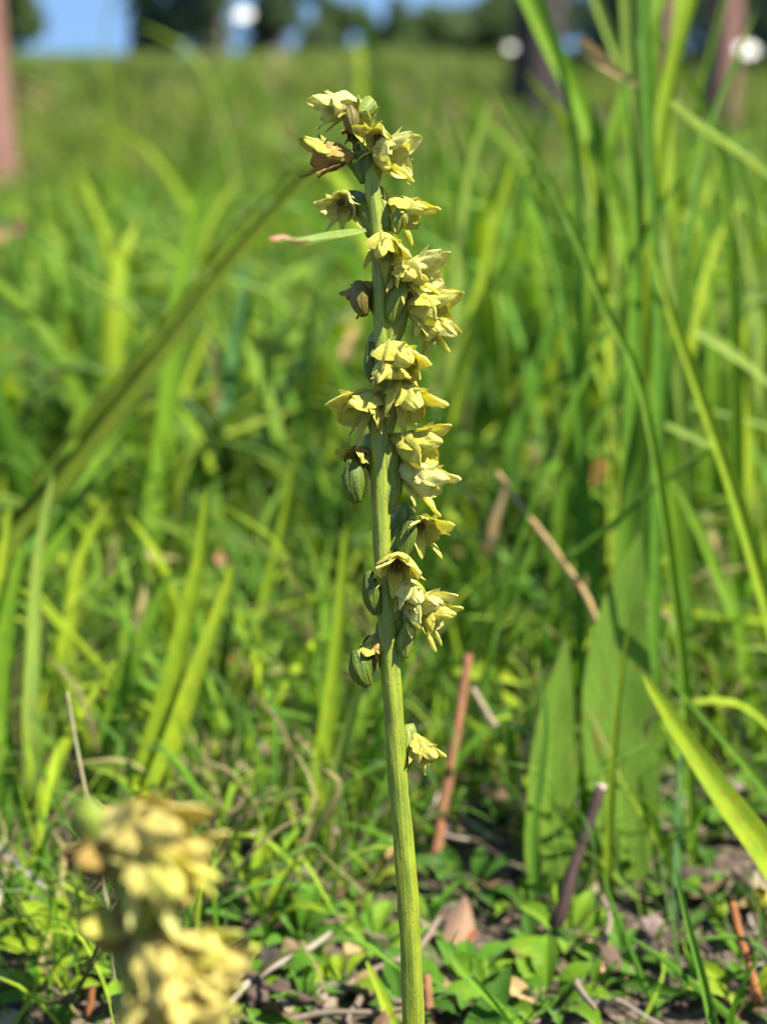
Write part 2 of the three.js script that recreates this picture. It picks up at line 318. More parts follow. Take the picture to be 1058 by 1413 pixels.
{
  const r = rng(91), near = [], turf = [], mid = [], far = [];
  for (let i = 0; i < 26000; i++) {                                     // single blades within two metres
    const d = lerp(0.285, 2.0, Math.pow(r(), 0.95)), x = (r() * 2 - 1) * (0.12 + d * 0.42), z = -d;
    const patch = 0.5 + 0.5 * noise.noise(x * 7, z * 7, 2); if (d < 0.42 && noise.noise(x * 14, z * 14, 51) < lerp(0.25, -0.35, sstep(0.29, 0.42, d)) - (x < -0.02 ? 0.2 : 0)) continue;
    const h = lerp(0.03, 0.105, r() * (0.35 + 0.65 * patch)) * (0.75 + 0.4 * sstep(0.3, 1.2, d)) * lerp(0.4, 1, sstep(0.32, 0.42, d));
    near.push({ x, z, yaw: r() * 6.283, h: h * 1.1, w: h * rr(0.8, 1.25, r) * (r() < 0.3 && d < 1.1 ? rr(1.8, 2.8, r) : 1), tilt: rr(-0.35, 0.35, r), lean: rr(-0.35, 0.35, r), c: greenAt(x, z, r, 0.04) });
  }
  for (let i = 0; i < 420; i++) {                                      // tall wide blades standing out of the rest
    const far = i % 6 === 0, d = far ? lerp(0.9, 2.6, r()) : lerp(0.42, 1.0, r()), x = far ? (r() * 1.6 - 1.2) * d * 0.32 : (r() < 0.62 ? rr(0.02, 0.32, r) : rr(-0.32, -0.04, r)) * d, z = -d;
    near.push({ x, z, yaw: r() * 6.283, h: far ? rr(0.16, 0.3, r) * (x / d > 0.03 || x / d < -0.23 ? 0.45 : 1) : rr(0.09, 0.19, r) * (x < 0 ? 0.75 : 1), w: far ? rr(0.10, 0.18, r) : rr(0.13, 0.2, r), tilt: rr(-0.3, 0.3, r), lean: rr(-0.3, 0.3, r), c: greenAt(x, z, r, 0) });
  }
  for (let i = 0; i < 2600; i++) {                                     // thin longer blades among the herbs
    const d = lerp(0.2, 0.36, r()), x = (r() * 2 - 1) * (0.08 + d * 0.42), z = -d;
    if (noise.noise(x * 16, z * 16, 61) < lerp(0.05, -0.3, sstep(0.22, 0.33, d)) - (x < -0.02 ? 0.15 : 0) || Math.abs(x) < 0.012 && d < 0.23) continue;
    turf.push({ x, z, yaw: r() * 6.283, h: rr(0.02, 0.05, r) * lerp(0.7, 1.2, sstep(0.22, 0.34, d)), tilt: rr(-0.6, 0.6, r), lean: rr(-0.6, 0.6, r), c: greenAt(x, z, r, 0.08).map(v => v * 1.25) });
  }
  for (let i = 0; i < 19000; i++) {                                     // short turf close to the soil
    const d = lerp(0.2, 0.95, Math.pow(r(), 0.8)), x = (r() * 2 - 1) * (0.08 + d * 0.42), z = -d;
    if (noise.noise(x * 11, z * 11, 31) < lerp(-0.12, -0.5, sstep(0.22, 0.38, d))) continue;
    turf.push({ x, z, yaw: r() * 6.283, h: rr(0.01, 0.036, r), tilt: rr(-0.8, 0.8, r), lean: rr(-0.8, 0.8, r), c: greenAt(x, z, r, 0.10).map(v => v * 1.3) });
  }
  const tufts = [0, 1, 2].map(k => { const q = rng(300 + k), gs = []; for (let i = 0; i < 16; i++) { const g = bladeShapes[i % 7].clone(), s = rr(0.55, 1, q); g.scale(s, s, s).rotateX(rr(-0.35, 0.35, q)).rotateY(q() * 6.283).translate(rr(-0.18, 0.18, q), 0, rr(-0.18, 0.18, q)); gs.push(g); } return mergeGeometries(gs); });
  for (let i = 0; i < 18000; i++) {
    const d = lerp(1.7, 8, Math.pow(r(), 0.62)), x = (r() * 2 - 1) * (0.15 + d * 0.45), z = -d, h = rr(0.09, 0.2, r) * (0.8 + 0.55 * noise.noise(x * 1.4, z * 1.4, 4)) * (1 + (1 - sstep(0.02, 0.12, x / d)) * sstep(1.8, 4, d) * 0.55) * (1 - 0.45 * sstep(0.06, 0.14, x / d)) * (1 - 0.5 * sstep(0.21, 0.26, -x / d));
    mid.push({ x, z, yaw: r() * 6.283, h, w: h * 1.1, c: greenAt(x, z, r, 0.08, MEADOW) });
  }
  for (let i = 0; i < 26000; i++) {
    const d = lerp(7.5, 45, Math.pow(r(), 0.6)), x = (r() * 2 - 1) * (0.2 + d * 0.45), z = -d, h = rr(0.18, 0.42, r) * (1 - 0.5 * sstep(0.06, 0.14, x / d) * (1 - sstep(12, 18, d)));
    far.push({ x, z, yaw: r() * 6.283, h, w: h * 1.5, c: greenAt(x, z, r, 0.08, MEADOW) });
  }
  scatter('grass_blades', bladeShapes, near); scatter('turf_blades', bladeShapes, turf); scatter('grass_tufts', tufts, mid); scatter('far_grass_tufts', tufts, far);
}

// ---------------------------------------------------------------- litter on the soil
{
  const r = rng(55), lit = new THREE.Group(); lit.name = 'litter'; tag(lit, 'dry leaf scraps, twigs and crumbs of soil between the herbs', 'litter', null, 'stuff'); scene.add(lit);
  const scrap = [0, 1, 2].map(k => petalGeo({ L: 1, W: 0.5 + 0.15 * k, c0: rr(-0.5, 0.3), c1: rr(0.4, 1.4), cup: rr(0.2, 0.9), th: 0.02, n: 7, m: 4 }));
  const twig = [0, 1].map(k => rodGeo([V(0, 0, -0.5), V(0.05, 0.03, -0.1), V(-0.04, 0.05, 0.25), V(0.03, 0, 0.5)], s => 0.032 * (1 - 0.5 * s), { n: 8, m: 6, wob: 0.3, seed: k }));
  const crumb = [0, 1].map(k => { const g = mergeVertices(new THREE.IcosahedronGeometry(0.5, 2).deleteAttribute('normal')), p = g.attributes.position; for (let i = 0; i < p.count; i++) { const v = V(p.getX(i), p.getY(i), p.getZ(i)); v.multiplyScalar(1 + 0.7 * noise.noise(v.x * 3 + k * 5, v.y * 3, v.z * 3) + 0.3 * noise.noise(v.x * 7 + k * 5, v.y * 7, v.z * 7)); p.setXYZ(i, v.x, v.y * 0.75, v.z); } g.computeVertexNormals(); return g; });
  const mats = [leafMat(1, 1, 1, { map: petalTex, t: 0.15, coat: 0.1 }), solidMat(1, 1, 1, { map: stemTex, roughness: 0.85 }), solidMat(1, 1, 1, { roughness: 0.95 })];
  const cols = [[[0.30, 0.22, 0.14], [0.20, 0.12, 0.08], [0.36, 0.30, 0.23], [0.12, 0.075, 0.05], [0.33, 0.20, 0.16]], [[0.22, 0.17, 0.13], [0.10, 0.058, 0.045], [0.33, 0.29, 0.24]], [[0.06, 0.042, 0.03], [0.035, 0.026, 0.022], [0.19, 0.14, 0.12], [0.09, 0.058, 0.042]]];
  [[scrap, 620, 0.004, 0.012, 'leaf_scraps'], [twig, 520, 0.008, 0.034, 'twigs'], [crumb, 800, 0.0015, 0.006, 'soil_crumbs']].forEach(([shapes, n, a, b, name], k) => shapes.forEach((g, j) => {
    const cnt = Math.floor(n / shapes.length), im = new THREE.InstancedMesh(g, mats[k], cnt), o = new THREE.Object3D(), c = new THREE.Color();
    for (let i = 0; i < cnt; i++) {
      const d = lerp(0.17, 0.62, Math.pow(r(), 0.9)), x = (r() * 2 - 1) * (0.07 + d * 0.4), z = -d, s = rr(a, b, r);
      o.position.set(x, terrain(x, z) + 0.001 + r() * 0.003, z); o.rotation.set(rr(-0.5, 0.5, r), r() * 6.283, rr(-0.4, 0.4, r)); o.scale.setScalar(s); o.updateMatrix(); im.setMatrixAt(i, o.matrix);
      const q = cols[k][Math.floor(r() * cols[k].length)], f = rr(0.7, 1.15, r); c.setRGB(q[0] * f, q[1] * f, q[2] * f); im.setColorAt(i, c);
    }
    im.name = name; im.userData.kind = 'stuff'; im.castShadow = im.receiveShadow = true; lit.add(im);
  }));
}
// ---------------------------------------------------------------- blades of grass that can be told apart
const PROFILE = {
  grass: s => (0.62 + 0.38 * sstep(0, 0.3, s)) * Math.pow(Math.max(0, 1 - s), 0.45) + 0.01,       // tapers to a point
  cut: s => (0.7 + 0.3 * sstep(0, 0.3, s)) * (1 - 0.25 * s),                                       // runs on past the frame
  lance: s => Math.pow(Math.sin(Math.PI * Math.pow(Math.min(0.995, 0.06 + 0.94 * s), 0.8)), 0.8) + 0.01,
  stem: s => 1 - 0.3 * s,
};
// pixels run from the lower end to the tip, with a distance for each end; the foot is carried down to the soil
function bladePath(px, d0, d1, rooted) {
  const n = px.length - 1, pts = px.map(([x, y], i) => at(x, y, lerp(d0, d1, i / n)));
  if (rooted) {
    const a = pts[0], t = pts[0].clone().sub(pts[1]).normalize(), gy = terrain(a.x, a.z), drop = a.y - gy;
    if (drop > 0.004) {
      const k = Math.min(0.9, Math.abs(t.y) > 0.2 ? 1 / Math.abs(t.y) : 1), f = V(a.x + t.x * drop * k * 0.6, 0, a.z + t.z * drop * k * 0.6);
      f.y = terrain(f.x, f.z) - 0.003; if (drop > 0.02) pts.unshift(a.clone().lerp(f, 0.5).add(V(t.x * drop * 0.1, 0, 0))); pts.unshift(f);
    }
  }
  return pts;
}
let bladeSeed = 1;
function blade(label, px, d, w, mat, o = {}) {
  const [d0, d1] = Array.isArray(d) ? d : [d, d], wm = w * PXM * (d0 + d1) / 2, prof = PROFILE[o.shape ?? 'grass'];
  const pts = bladePath(px, d0, d1, o.rooted ?? true), base = pts[0].clone();
  pts.forEach(p => p.sub(base));
  const face = o.face ?? V(rr(-0.5, 0.5), rr(0.1, 0.7), 1).normalize();
  const g = bladeGeo(pts, s => wm * prof(s), { n: o.n ?? 30, fold: o.fold ?? 0.22, face, twist0: o.t0 ?? rr(-0.3, 0.3), twist: o.t ?? rr(-0.7, 0.7), wave: o.wave ?? 0.05, seed: bladeSeed++ });
  const m = new THREE.Mesh(g, mat); m.name = numbered(o.name ?? 'blade_of_grass'); m.position.copy(base); m.castShadow = m.receiveShadow = true;
  tag(m, label, o.cat ?? 'grass blade', o.group, 'thing'); scene.add(m); return m;
}
function rod(label, px, d, w, mat, o = {}) {
  const [d0, d1] = Array.isArray(d) ? d : [d, d], r = w * PXM * (d0 + d1) / 4, pts = bladePath(px, d0, d1, o.rooted ?? true), base = pts[0].clone();
  pts.forEach(p => p.sub(base));
  const g = rodGeo(pts, s => r * (1 - (o.taper ?? 0.3) * s), { n: 26, m: 9, wob: o.wob ?? 0.28, ridge: o.ridge ?? 0, seed: bladeSeed++ });
  const m = new THREE.Mesh(g, mat); m.name = numbered(o.name ?? 'grass_stalk'); m.position.copy(base); m.castShadow = m.receiveShadow = true;
  tag(m, label, o.cat ?? 'stalk', o.group); scene.add(m); return m;
}
// left half
blade('long blade, its green darkened for the shaded underside, arching from the left edge up to the orchid tip', [[-70, 850], [10, 735], [100, 635], [215, 490], [310, 365], [400, 262], [480, 185]], [0.33, 0.38], 58, M.dark, { face: V(0.55, -0.5, 0.7), t0: 0, t: 0, fold: 0.3 });
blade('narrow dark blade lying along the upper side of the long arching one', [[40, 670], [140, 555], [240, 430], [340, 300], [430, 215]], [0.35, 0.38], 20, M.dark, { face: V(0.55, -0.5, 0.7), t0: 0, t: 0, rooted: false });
blade('light green blade running just above the long dark arching blade', [[70, 770], [130, 650], [185, 550], [240, 420], [300, 265]], [0.36, 0.42], 24, M.mid);
blade('yellow green blade standing left of the bright cut blade pair', [[198, 1085], [235, 950], [258, 850], [276, 770], [286, 670]], [0.292, 0.30], 40, M.bright, { t: 0.2 });
blade('brightest lime blade leaning right above the blurred orchid', [[212, 1100], [240, 1020], [268, 935], [298, 850], [324, 775]], [0.288, 0.295], 36, M.lime, { t0: 0, t: 0.15, face: V(0.3, 0.8, 0.6) });
blade('lime blade leaning right in the middle of the left half', [[75, 930], [98, 850], [112, 770], [150, 690]], [0.33, 0.34], 28, M.lime, { face: V(0.3, 0.7, 0.7) });
blade('bright narrow blade leaning left just left of the middle flowers', [[352, 900], [372, 800], [395, 700], [405, 620]], [0.36, 0.37], 20, M.bright, { face: V(0.3, 0.7, 0.7) });
blade('bright blade crossing low behind the hair thin stalk', [[60, 1110], [85, 1040], [130, 960], [170, 900]], [0.30, 0.315], 24, M.lime, { face: V(0.3, 0.7, 0.7) });
blade('soft green blade upright left of the lower flowers', [[470, 1040], [462, 930], [445, 830], [455, 740]], [0.33, 0.34], 22, M.mid);
blade('green blade left of the lime pair, tip bent right', [[152, 1005], [180, 920], [212, 845], [242, 780]], [0.31, 0.315], 32, M.mid);
blade('pale grey green upright blade close to the left edge', [[42, 985], [46, 880], [52, 770], [74, 650]], [0.30, 0.31], 28, M.pale, { face: V(0.4, 0.7, 0.6) });
blade('short lime blade dipping to the right beside the pale upright blade', [[78, 745], [100, 790], [126, 838]], [0.41, 0.4], 20, M.lime, { rooted: false });
blade('tall bright green blade left of centre crossing the dark arching blade', [[205, 760], [222, 650], [236, 525], [252, 375], [276, 250]], [0.43, 0.46], 38, M.mid, { t: 0.15, face: V(0.3, 0.5, 1) });
blade('bluish green blade standing in the middle of the left half', [[308, 640], [320, 520], [332, 430], [346, 345]], [0.5, 0.55], 30, M.blue);
blade('thin dark blade leaning left beside the orange dry leaf', [[482, 545], [455, 460], [428, 395]], [0.45, 0.47], 12, M.deep);
blade('yellow green blade just left of the orchid stem, reaching its middle', [[424, 1200], [438, 1090], [452, 1000], [466, 880], [478, 720]], [0.287, 0.30], 30, M.bright, { t: 0.3, face: V(-0.2, 0.5, 1) });
blade('light green blade leaning towards the orchid stem from lower left', [[430, 1175], [462, 1075], [487, 985], [512, 915]], [0.292, 0.285], 26, M.pale, { face: V(0.2, 0.7, 0.7) });
rod('thin yellow green stalk lying level left of the orchid', [[262, 868], [335, 852], [420, 830], [485, 812]], [0.37, 0.38], 9, M.lime, { rooted: false });
blade('broad dark green leaf slanting behind the red leaf scraps', [[235, 1040], [320, 985], [390, 945], [450, 905]], [0.345, 0.36], 34, M.deep, { shape: 'lance' });
rod('hair thin pale stalk rising from the blurred orchid', [[129, 1145], [118, 1090], [106, 1030], [93, 955]], [0.24, 0.245], 6, M.straw);
blade('broad bright leaf at the left edge below the dark arching blade', [[8, 1075], [-4, 960], [12, 850], [34, 745]], [0.30, 0.31], 40, M.mid, { face: V(0.2, 0.7, 0.8) });
blade('lime green leaf hugging the left edge at mid height', [[-22, 1000], [-8, 880], [4, 790], [16, 690]], [0.31, 0.32], 36, M.lime, { face: V(0.4, 0.6, 0.8) });
blade('dark green leaf in the left edge beside the hair thin stalk', [[6, 1200], [14, 1120], [8, 1040]], [0.29, 0.29], 46, M.green, { shape: 'lance' });
blade('folded green leaf pointing from the left edge to the blurred orchid', [[-50, 1275], [10, 1228], [60, 1190], [100, 1160]], [0.26, 0.27], 30, M.green, { fold: 0.5, t0: 0.2, t: 0 });
blade('flat bright blade lying level at the lower left corner', [[-60, 1358], [0, 1354], [50, 1353], [84, 1352]], [0.246, 0.246], 26, M.mid, { face: V(0, 1, 0.6), rooted: false, t: 0, t0: 0 });
blade('flat green blade lying level between the two orchids', [[300, 1353], [360, 1357], [420, 1356], [470, 1352]], [0.246, 0.246], 26, M.mid, { face: V(0, 1, 0.6), rooted: false, t: 0, t0: 0 });
blade('yellow green narrow blade slanting at the foot of the orchid stem', [[545, 1420], [525, 1370], [505, 1325]], [0.23, 0.235], 18, M.lime, { rooted: false });
blade('mid green blade reaching up to the upper left meadow', [[150, 560], [180, 420], [160, 300], [95, 215]], [0.62, 0.66], 24, M.mid);
blade('arching yellow green blade below the skyline at upper left', [[300, 420], [270, 300], [200, 200], [120, 165]], [0.8, 0.85], 22, M.bright);
blade('dark thin blade bending right in the upper left meadow', [[255, 400], [275, 300], [320, 200], [390, 120]], [0.7, 0.72], 13, M.deep);
blade('soft green blade standing behind the left orchid flowers', [[380, 560], [372, 470], [368, 380], [385, 300]], [0.5, 0.53], 26, M.mid);
blade('slim lime blade left of the bluish green blade', [[230, 640], [262, 520], [300, 430]], [0.48, 0.5], 16, M.lime);
// right half
blade('bright yellow green blade right of the upper flowers', [[612, 640], [628, 560], [647, 470], [667, 385], [690, 290], [716, 196]], [0.40, 0.43], 34, M.lime, { t: 0.1, t0: 0, face: V(-0.4, 0.7, 0.8) });
blade('pale blade tapering up behind the top flowers', [[628, 470], [636, 330], [652, 220], [680, 130]], [0.44, 0.46], 22, M.pale, { t: 0.2 });
blade('long narrow blade arching down to the right from a fine tip', [[898, 600], [872, 500], [834, 425], [786, 310], [726, 195], [664, 92]], [0.285, 0.30], 17, M.mid, { fold: 0.5, t0: 0.5, t: -0.3 });
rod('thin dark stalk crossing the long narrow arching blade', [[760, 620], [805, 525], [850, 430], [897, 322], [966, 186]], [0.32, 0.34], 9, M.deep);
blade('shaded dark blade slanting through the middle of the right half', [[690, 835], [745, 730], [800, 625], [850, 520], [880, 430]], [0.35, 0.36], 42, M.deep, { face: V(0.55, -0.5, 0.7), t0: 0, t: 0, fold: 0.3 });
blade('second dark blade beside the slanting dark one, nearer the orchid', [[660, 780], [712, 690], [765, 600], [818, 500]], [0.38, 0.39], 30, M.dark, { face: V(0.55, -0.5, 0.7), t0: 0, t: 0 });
blade('tall straight green blade rising from the broad leaves to the top', [[900, 1010], [903, 850], [907, 650], [911, 470], [903, 330], [893, 150], [888, -30]], [0.31, 0.35], 19, M.green, { t: 0.3, shape: 'cut', face: V(0.3, 0.6, 0.8) });
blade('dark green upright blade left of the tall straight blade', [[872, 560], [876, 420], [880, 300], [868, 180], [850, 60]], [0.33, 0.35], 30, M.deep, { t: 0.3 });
blade('wide bright blade coming down from the top edge by the dark trunk', [[905, 520], [852, 300], [806, 160], [764, 75], [716, -30]], [0.36, 0.40], 38, M.mid, { fold: 0.3, t: 0.3, shape: 'cut' });
blade('pale green blade standing at the top above the dry tan leaf', [[885, 330], [878, 200], [872, 90], [864, -30]], [0.36, 0.38], 32, M.pale, { shape: 'cut' });
blade('yellow green blade leaning right at the top edge', [[898, 330], [908, 210], [928, 90], [960, -30]], [0.34, 0.36], 30, M.bright, { shape: 'cut' });
blade('green blade between the pale and the leaning blade at top', [[888, 400], [896, 260], [900, 130], [905, -20]], [0.40, 0.42], 26, M.mid, { shape: 'cut' });
[['first thin blade from the left in the tangle at the top right', 800, 380, 790, 170, 742, -30, M.green], ['second thin blade crossing the tangle at the top right, leaning right', 812, 420, 850, 170, 925, -30, M.mid], ['thin pale blade bowing left through the tangle at the top right', 930, 420, 890, 190, 815, -20, M.pale], ['thin lime blade upright in the tangle at the top right', 925, 360, 922, 160, 938, -30, M.bright],
 ['thin green blade leaning right beside the reddish pine', 940, 400, 975, 190, 1045, 10, M.green], ['thin blade bowing left in front of the reddish pine', 1010, 380, 985, 180, 905, 40, M.mid], ['short pale blade below the dry tan leaf', 852, 380, 842, 250, 815, 140, M.pale], ['short lime blade leaning right below the sloping light blade', 955, 470, 985, 340, 1030, 270, M.lime], ['thin green blade beside the foot of the dark trunk', 780, 440, 745, 300, 700, 210, M.green]]
  .forEach(([label, x0, y0, x1, y1, x2, y2, mat], i) => blade(label, [[x0, y0], [x1, y1], [x2, y2]], [0.34 + 0.025 * (i % 4), 0.37 + 0.025 * (i % 4)], 15 + (i * 7) % 9, mat, { shape: y2 < 0 ? 'cut' : 'grass' }));
blade('thin green blade crossing behind the leaning blade at the top', [[860, 640], [905, 420], [945, 220], [985, 60], [1010, -30]], [0.42, 0.46], 18, M.mid, { shape: 'cut' });
blade('thin lime blade rising left of the dark upright blade', [[845, 620], [838, 450], [822, 300], [800, 170]], [0.40, 0.44], 16, M.lime);
blade('slim green blade bowing right below the sloping light blade', [[925, 620], [945, 450], [985, 320], [1050, 250]], [0.40, 0.42], 18, M.green);
blade('slim bright blade bowing left across the dark slanting blades', [[870, 700], [842, 560], [790, 440], [725, 370]], [0.38, 0.42], 18, M.bright);
blade('soft pale blade upright between the tall straight and long right blades', [[935, 700], [932, 560], [925, 430], [918, 300]], [0.42, 0.44], 20, M.pale);
blade('green blade bowing over the right broad leaf', [[905, 900], [880, 780], [835, 690], [770, 650]], [0.33, 0.36], 17, M.mid);
blade('thin blade standing in front of the large broad leaf', [[838, 1230], [842, 1120], [852, 980], [872, 830]], [0.27, 0.272], 13, M.bright);
blade('thin green blade in front of the smaller broad leaf', [[735, 1240], [738, 1130], [752, 1010], [742, 900]], [0.268, 0.27], 14, M.green);
blade('lime blade rising at the right edge behind the long right blade', [[1020, 760], [1030, 640], [1020, 520], [1035, 400]], [0.42, 0.44], 26, M.lime);
blade('green blade behind the upper right stalk', [[1010, 420], [995, 280], [1005, 150], [1030, 40]], [0.5, 0.54], 22, M.mid);
blade('dry tan leaf tip hanging between the tall blades', [[800, 56], [832, 86], [880, 118]], [0.34, 0.35], 22, M.tan, { rooted: false, name: 'dry_leaf', cat: 'dry leaf' });
blade('light green blade sloping down to the right edge below the pine', [[925, 140], [960, 172], [1010, 205], [1090, 265]], [0.30, 0.29], 28, M.pale, { rooted: false, fold: 0.4, face: V(0, 0.9, 0.5), shape: 'cut' });
rod('dark thin stalk hanging near the right edge below the sloping blade', [[1046, 340], [1036, 275], [1018, 205]], [0.32, 0.32], 7, M.deep, { rooted: false });
blade('long bright blade curving to the right edge at mid height', [[1075, 900], [1040, 770], [1005, 655], [966, 545], [922, 420], [895, 330]], [0.29, 0.32], 30, M.bright, { fold: 0.45, t0: 0.3, t: 0.2 });
blade('pale wide blade drooping out of the right edge', [[960, 455], [1000, 482], [1090, 555]], [0.36, 0.34], 30, M.pale, { rooted: false, face: V(0, 0.9, 0.5) });
blade('short pale blade lying right of the tall straight blade', [[985, 618], [920, 588], [850, 562]], [0.34, 0.35], 18, M.pale, { rooted: false, face: V(0, 0.9, 0.5) });
rod('dark thin stalk crossing in front of the long bright right blade', [[780, 775], [840, 728], [890, 682], [980, 618]], [0.31, 0.30], 11, M.deep, { rooted: false });
blade('bright green blade leaning left, right of the broad leaf pair', [[1016, 860], [996, 810], [968, 742], [925, 655]], [0.33, 0.34], 30, M.mid, { face: V(0.3, 0.8, 0.6) });
blade('level light green blade behind the right broad leaf', [[1090, 855], [1000, 850], [920, 838], [880, 832]], [0.36, 0.37], 20, M.lime, { rooted: false, face: V(0, 0.9, 0.5) });
rod('tan dry stalk slanting down beside the dark blades', [[814, 836], [772, 770], [730, 714], [686, 652]], [0.31, 0.33], 11, M.tan);
blade('tan dead leaf hanging upright right of the orchid flowers', [[668, 780], [680, 720], [700, 665]], [0.38, 0.38], 24, M.tan, { rooted: false, name: 'dry_leaf', cat: 'dry leaf' });
blade('broad lime blade cutting into the lower right edge', [[1150, 1330], [1058, 1178], [1000, 1100], [940, 1012], [886, 930]], [0.235, 0.25], 58, M.lime, { face: V(-0.2, 0.8, 0.6), t0: 0, t: 0.2, fold: 0.16, shape: 'grass' });
blade('narrow strip in darker green for the shaded half of the folded broad lime blade', [[1110, 1170], [1030, 1060], [965, 985], [905, 915]], [0.262, 0.27], 16, M.deep);  // shaded half of the folded lime blade, its shade put into a darker green
blade('grey green blade rising to the right edge above the broad lime blade', [[985, 1065], [1015, 1015], [1060, 945]], [0.34, 0.34], 26, M.blue);
blade('grey green blade above the folded stalk at lower right', [[930, 1230], [934, 1140], [938, 1010]], [0.27, 0.275], 20, M.blue);
blade('folded narrow blade standing at the bottom right', [[988, 1440], [968, 1345], [948, 1270], [930, 1195]], [0.225, 0.24], 17, M.green, { fold: 0.7, t: 0 });
blade('wide green leaf standing right of the lower orchid flowers', [[600, 1010], [612, 930], [626, 850], [640, 770]], [0.36, 0.37], 62, M.mid, { shape: 'lance', fold: 0.15 });
blade('light leaf lying level between the brown stick and the broad leaves', [[640, 925], [690, 932], [760, 950]], [0.34, 0.33], 36, M.lime, { rooted: false, face: V(0, 0.8, 0.6), shape: 'lance' });
blade('wide green blade slanting below the tan dry stalk', [[650, 850], [720, 800], [800, 745]], [0.42, 0.42], 55, M.green, { shape: 'lance', face: V(0, 0.5, 1) });
blade('upright green blade right of the dark trunk foot', [[800, 520], [790, 400], [770, 300], [760, 220]], [0.45, 0.47], 26, M.mid);
blade('soft green blade left of the slanting dark blade', [[700, 640], [735, 540], [770, 430], [815, 330]], [0.46, 0.48], 30, M.green);
blade('lime blade behind the thin dark crossing stalk', [[735, 620], [760, 520], [800, 430], [850, 380]], [0.5, 0.5], 24, M.lime);
blade('green blade near the right edge in the upper half', [[985, 520], [980, 400], [965, 290], [940, 180]], [0.42, 0.44], 26, M.mid);
blade('pale green blade at the right edge in the upper half', [[1045, 520], [1040, 420], [1015, 300], [985, 220]], [0.45, 0.47], 20, M.pale);
// the two broad leaves
blade('large broad green leaf standing upright right of the dark gap', [[866, 1215], [858, 1100], [850, 980], [856, 860], [884, 735]], [0.283, 0.295], 106, M.broad, { shape: 'lance', fold: 0.2, face: V(0.2, 0.45, 0.9), t0: 0, t: 0.1, name: 'broad_leaf', cat: 'leaf' });
blade('smaller broad green leaf with a pinkish spot left of the dark gap', [[752, 1215], [758, 1110], [764, 1000], [782, 880]], [0.28, 0.288], 74, M.broad2, { shape: 'lance', fold: 0.2, face: V(0.25, 0.45, 0.9), t0: 0, t: -0.1, name: 'broad_leaf', cat: 'leaf' });
blade('narrow dark leaf filling the gap between the two broad leaves', [[815, 1120], [818, 1020], [808, 940], [792, 868]], [0.29, 0.298], 36, M.deep, { shape: 'lance', name: 'broad_leaf', cat: 'leaf' });
// sticks and coloured stalks
rod('upright reddish brown stick right of the lowest orchid flower', [[600, 1195], [612, 1110], [630, 1010], [646, 903]], [0.289, 0.30], 16, M.stick, { name: 'stick', cat: 'stick', taper: 0.25 });
rod('short pale twig leaning on the reddish brown stick', [[682, 1003], [668, 980], [652, 950]], [0.30, 0.298], 11, M.stickPale, { rooted: false, name: 'stick', cat: 'stick' });
{
  const s = thing('cut_stem', 'dark purple stem stub with a whitish cut end below the broad leaves', 'stem', at(772, 1265, 0.264));
  const p = bladePath([[772, 1265], [790, 1200], [806, 1155], [829, 1086]], 0.264, 0.272, false), b = p[0].clone(); p.forEach(q => q.sub(b)); p.unshift(V(-0.003, terrain(b.x, b.z) - b.y - 0.002, -0.001));
  part('stub', rodGeo(p, t => 0.0013 * (1 - 0.15 * t), { n: 20, m: 9, wob: 0.15 }), M.stickDark, s);
  const cap = new THREE.SphereGeometry(0.00118, 14, 10).scale(1, 0.55, 1); cap.translate(p.at(-1).x, p.at(-1).y, p.at(-1).z); part('cut_end', cap, M.pith, s);
}
rod('orange stalk standing at the lower right with a forked top', [[1046, 1385], [1034, 1335], [1020, 1290], [1010, 1245]], [0.243, 0.25], 13, M.orange, { name: 'red_stalk' });
rod('orange runner lying at the foot of the brown stick', [[598, 1206], [618, 1199], [640, 1205]], [0.287, 0.287], 9, M.orange, { rooted: false, name: 'red_stalk' });
rod('red stalk slanting right of the orchid stem near the bottom', [[612, 1345], [632, 1318], [655, 1285]], [0.25, 0.258], 10, M.red, { name: 'red_stalk' });
rod('rusty upright stalk at the bottom right of the orchid stem', [[594, 1425], [592, 1390], [588, 1345]], [0.236, 0.24], 15, M.stick, { name: 'red_stalk' });
rod('rusty stalk at the bottom below the blurred orchid', [[118, 1425], [124, 1390], [128, 1360]], [0.24, 0.24], 13, M.orange, { name: 'red_stalk' });
[['orange red leaf scrap left of the lower orchid flowers', 300, 958, 322, 905, 26, M.orange, 0.37], ['small red leaf scrap beside the orange one', 322, 975, 335, 938, 22, M.red, 0.368], ['orange red leaf standing between blades near the right edge', 1008, 935, 1014, 875, 22, M.orange, 0.37],
 ['pink leaf scrap on the soil left of the yellow green blade', 386, 1216, 428, 1204, 24, M.pink, 0.283], ['rose red leaf scrap between the two orchids', 350, 1225, 372, 1200, 22, M.red, 0.28], ['faded orange leaf left of the middle flowers', 468, 500, 486, 425, 24, M.tan, 0.6], ['orange dry leaf in the left meadow', 262, 575, 268, 525, 18, M.orange, 0.6],
 ['peach leaf scrap in the middle of the left half', 298, 775, 320, 758, 18, M.pink, 0.42], ['orange dry leaf below the second dark blade', 768, 640, 800, 560, 18, M.orange, 0.5], ['rusty dry leaf in the middle of the right half', 818, 670, 828, 620, 20, M.orange, 0.48], ['pinkish leaf scrap at the left edge below the trunk', -20, 318, 45, 308, 30, M.pink, 0.85], ['salmon leaf scrap under the tall bright left blade', 215, 905, 235, 870, 18, M.pink, 0.4]]
  .forEach(([label, x0, y0, x1, y1, w, mat, d]) => blade(label, [[x0, y0], [(x0 + x1) / 2 + 4, (y0 + y1) / 2], [x1, y1]], [d, d * 1.01], w, mat, { shape: 'lance', rooted: false, name: 'dry_leaf', cat: 'dry leaf', n: 12 }));
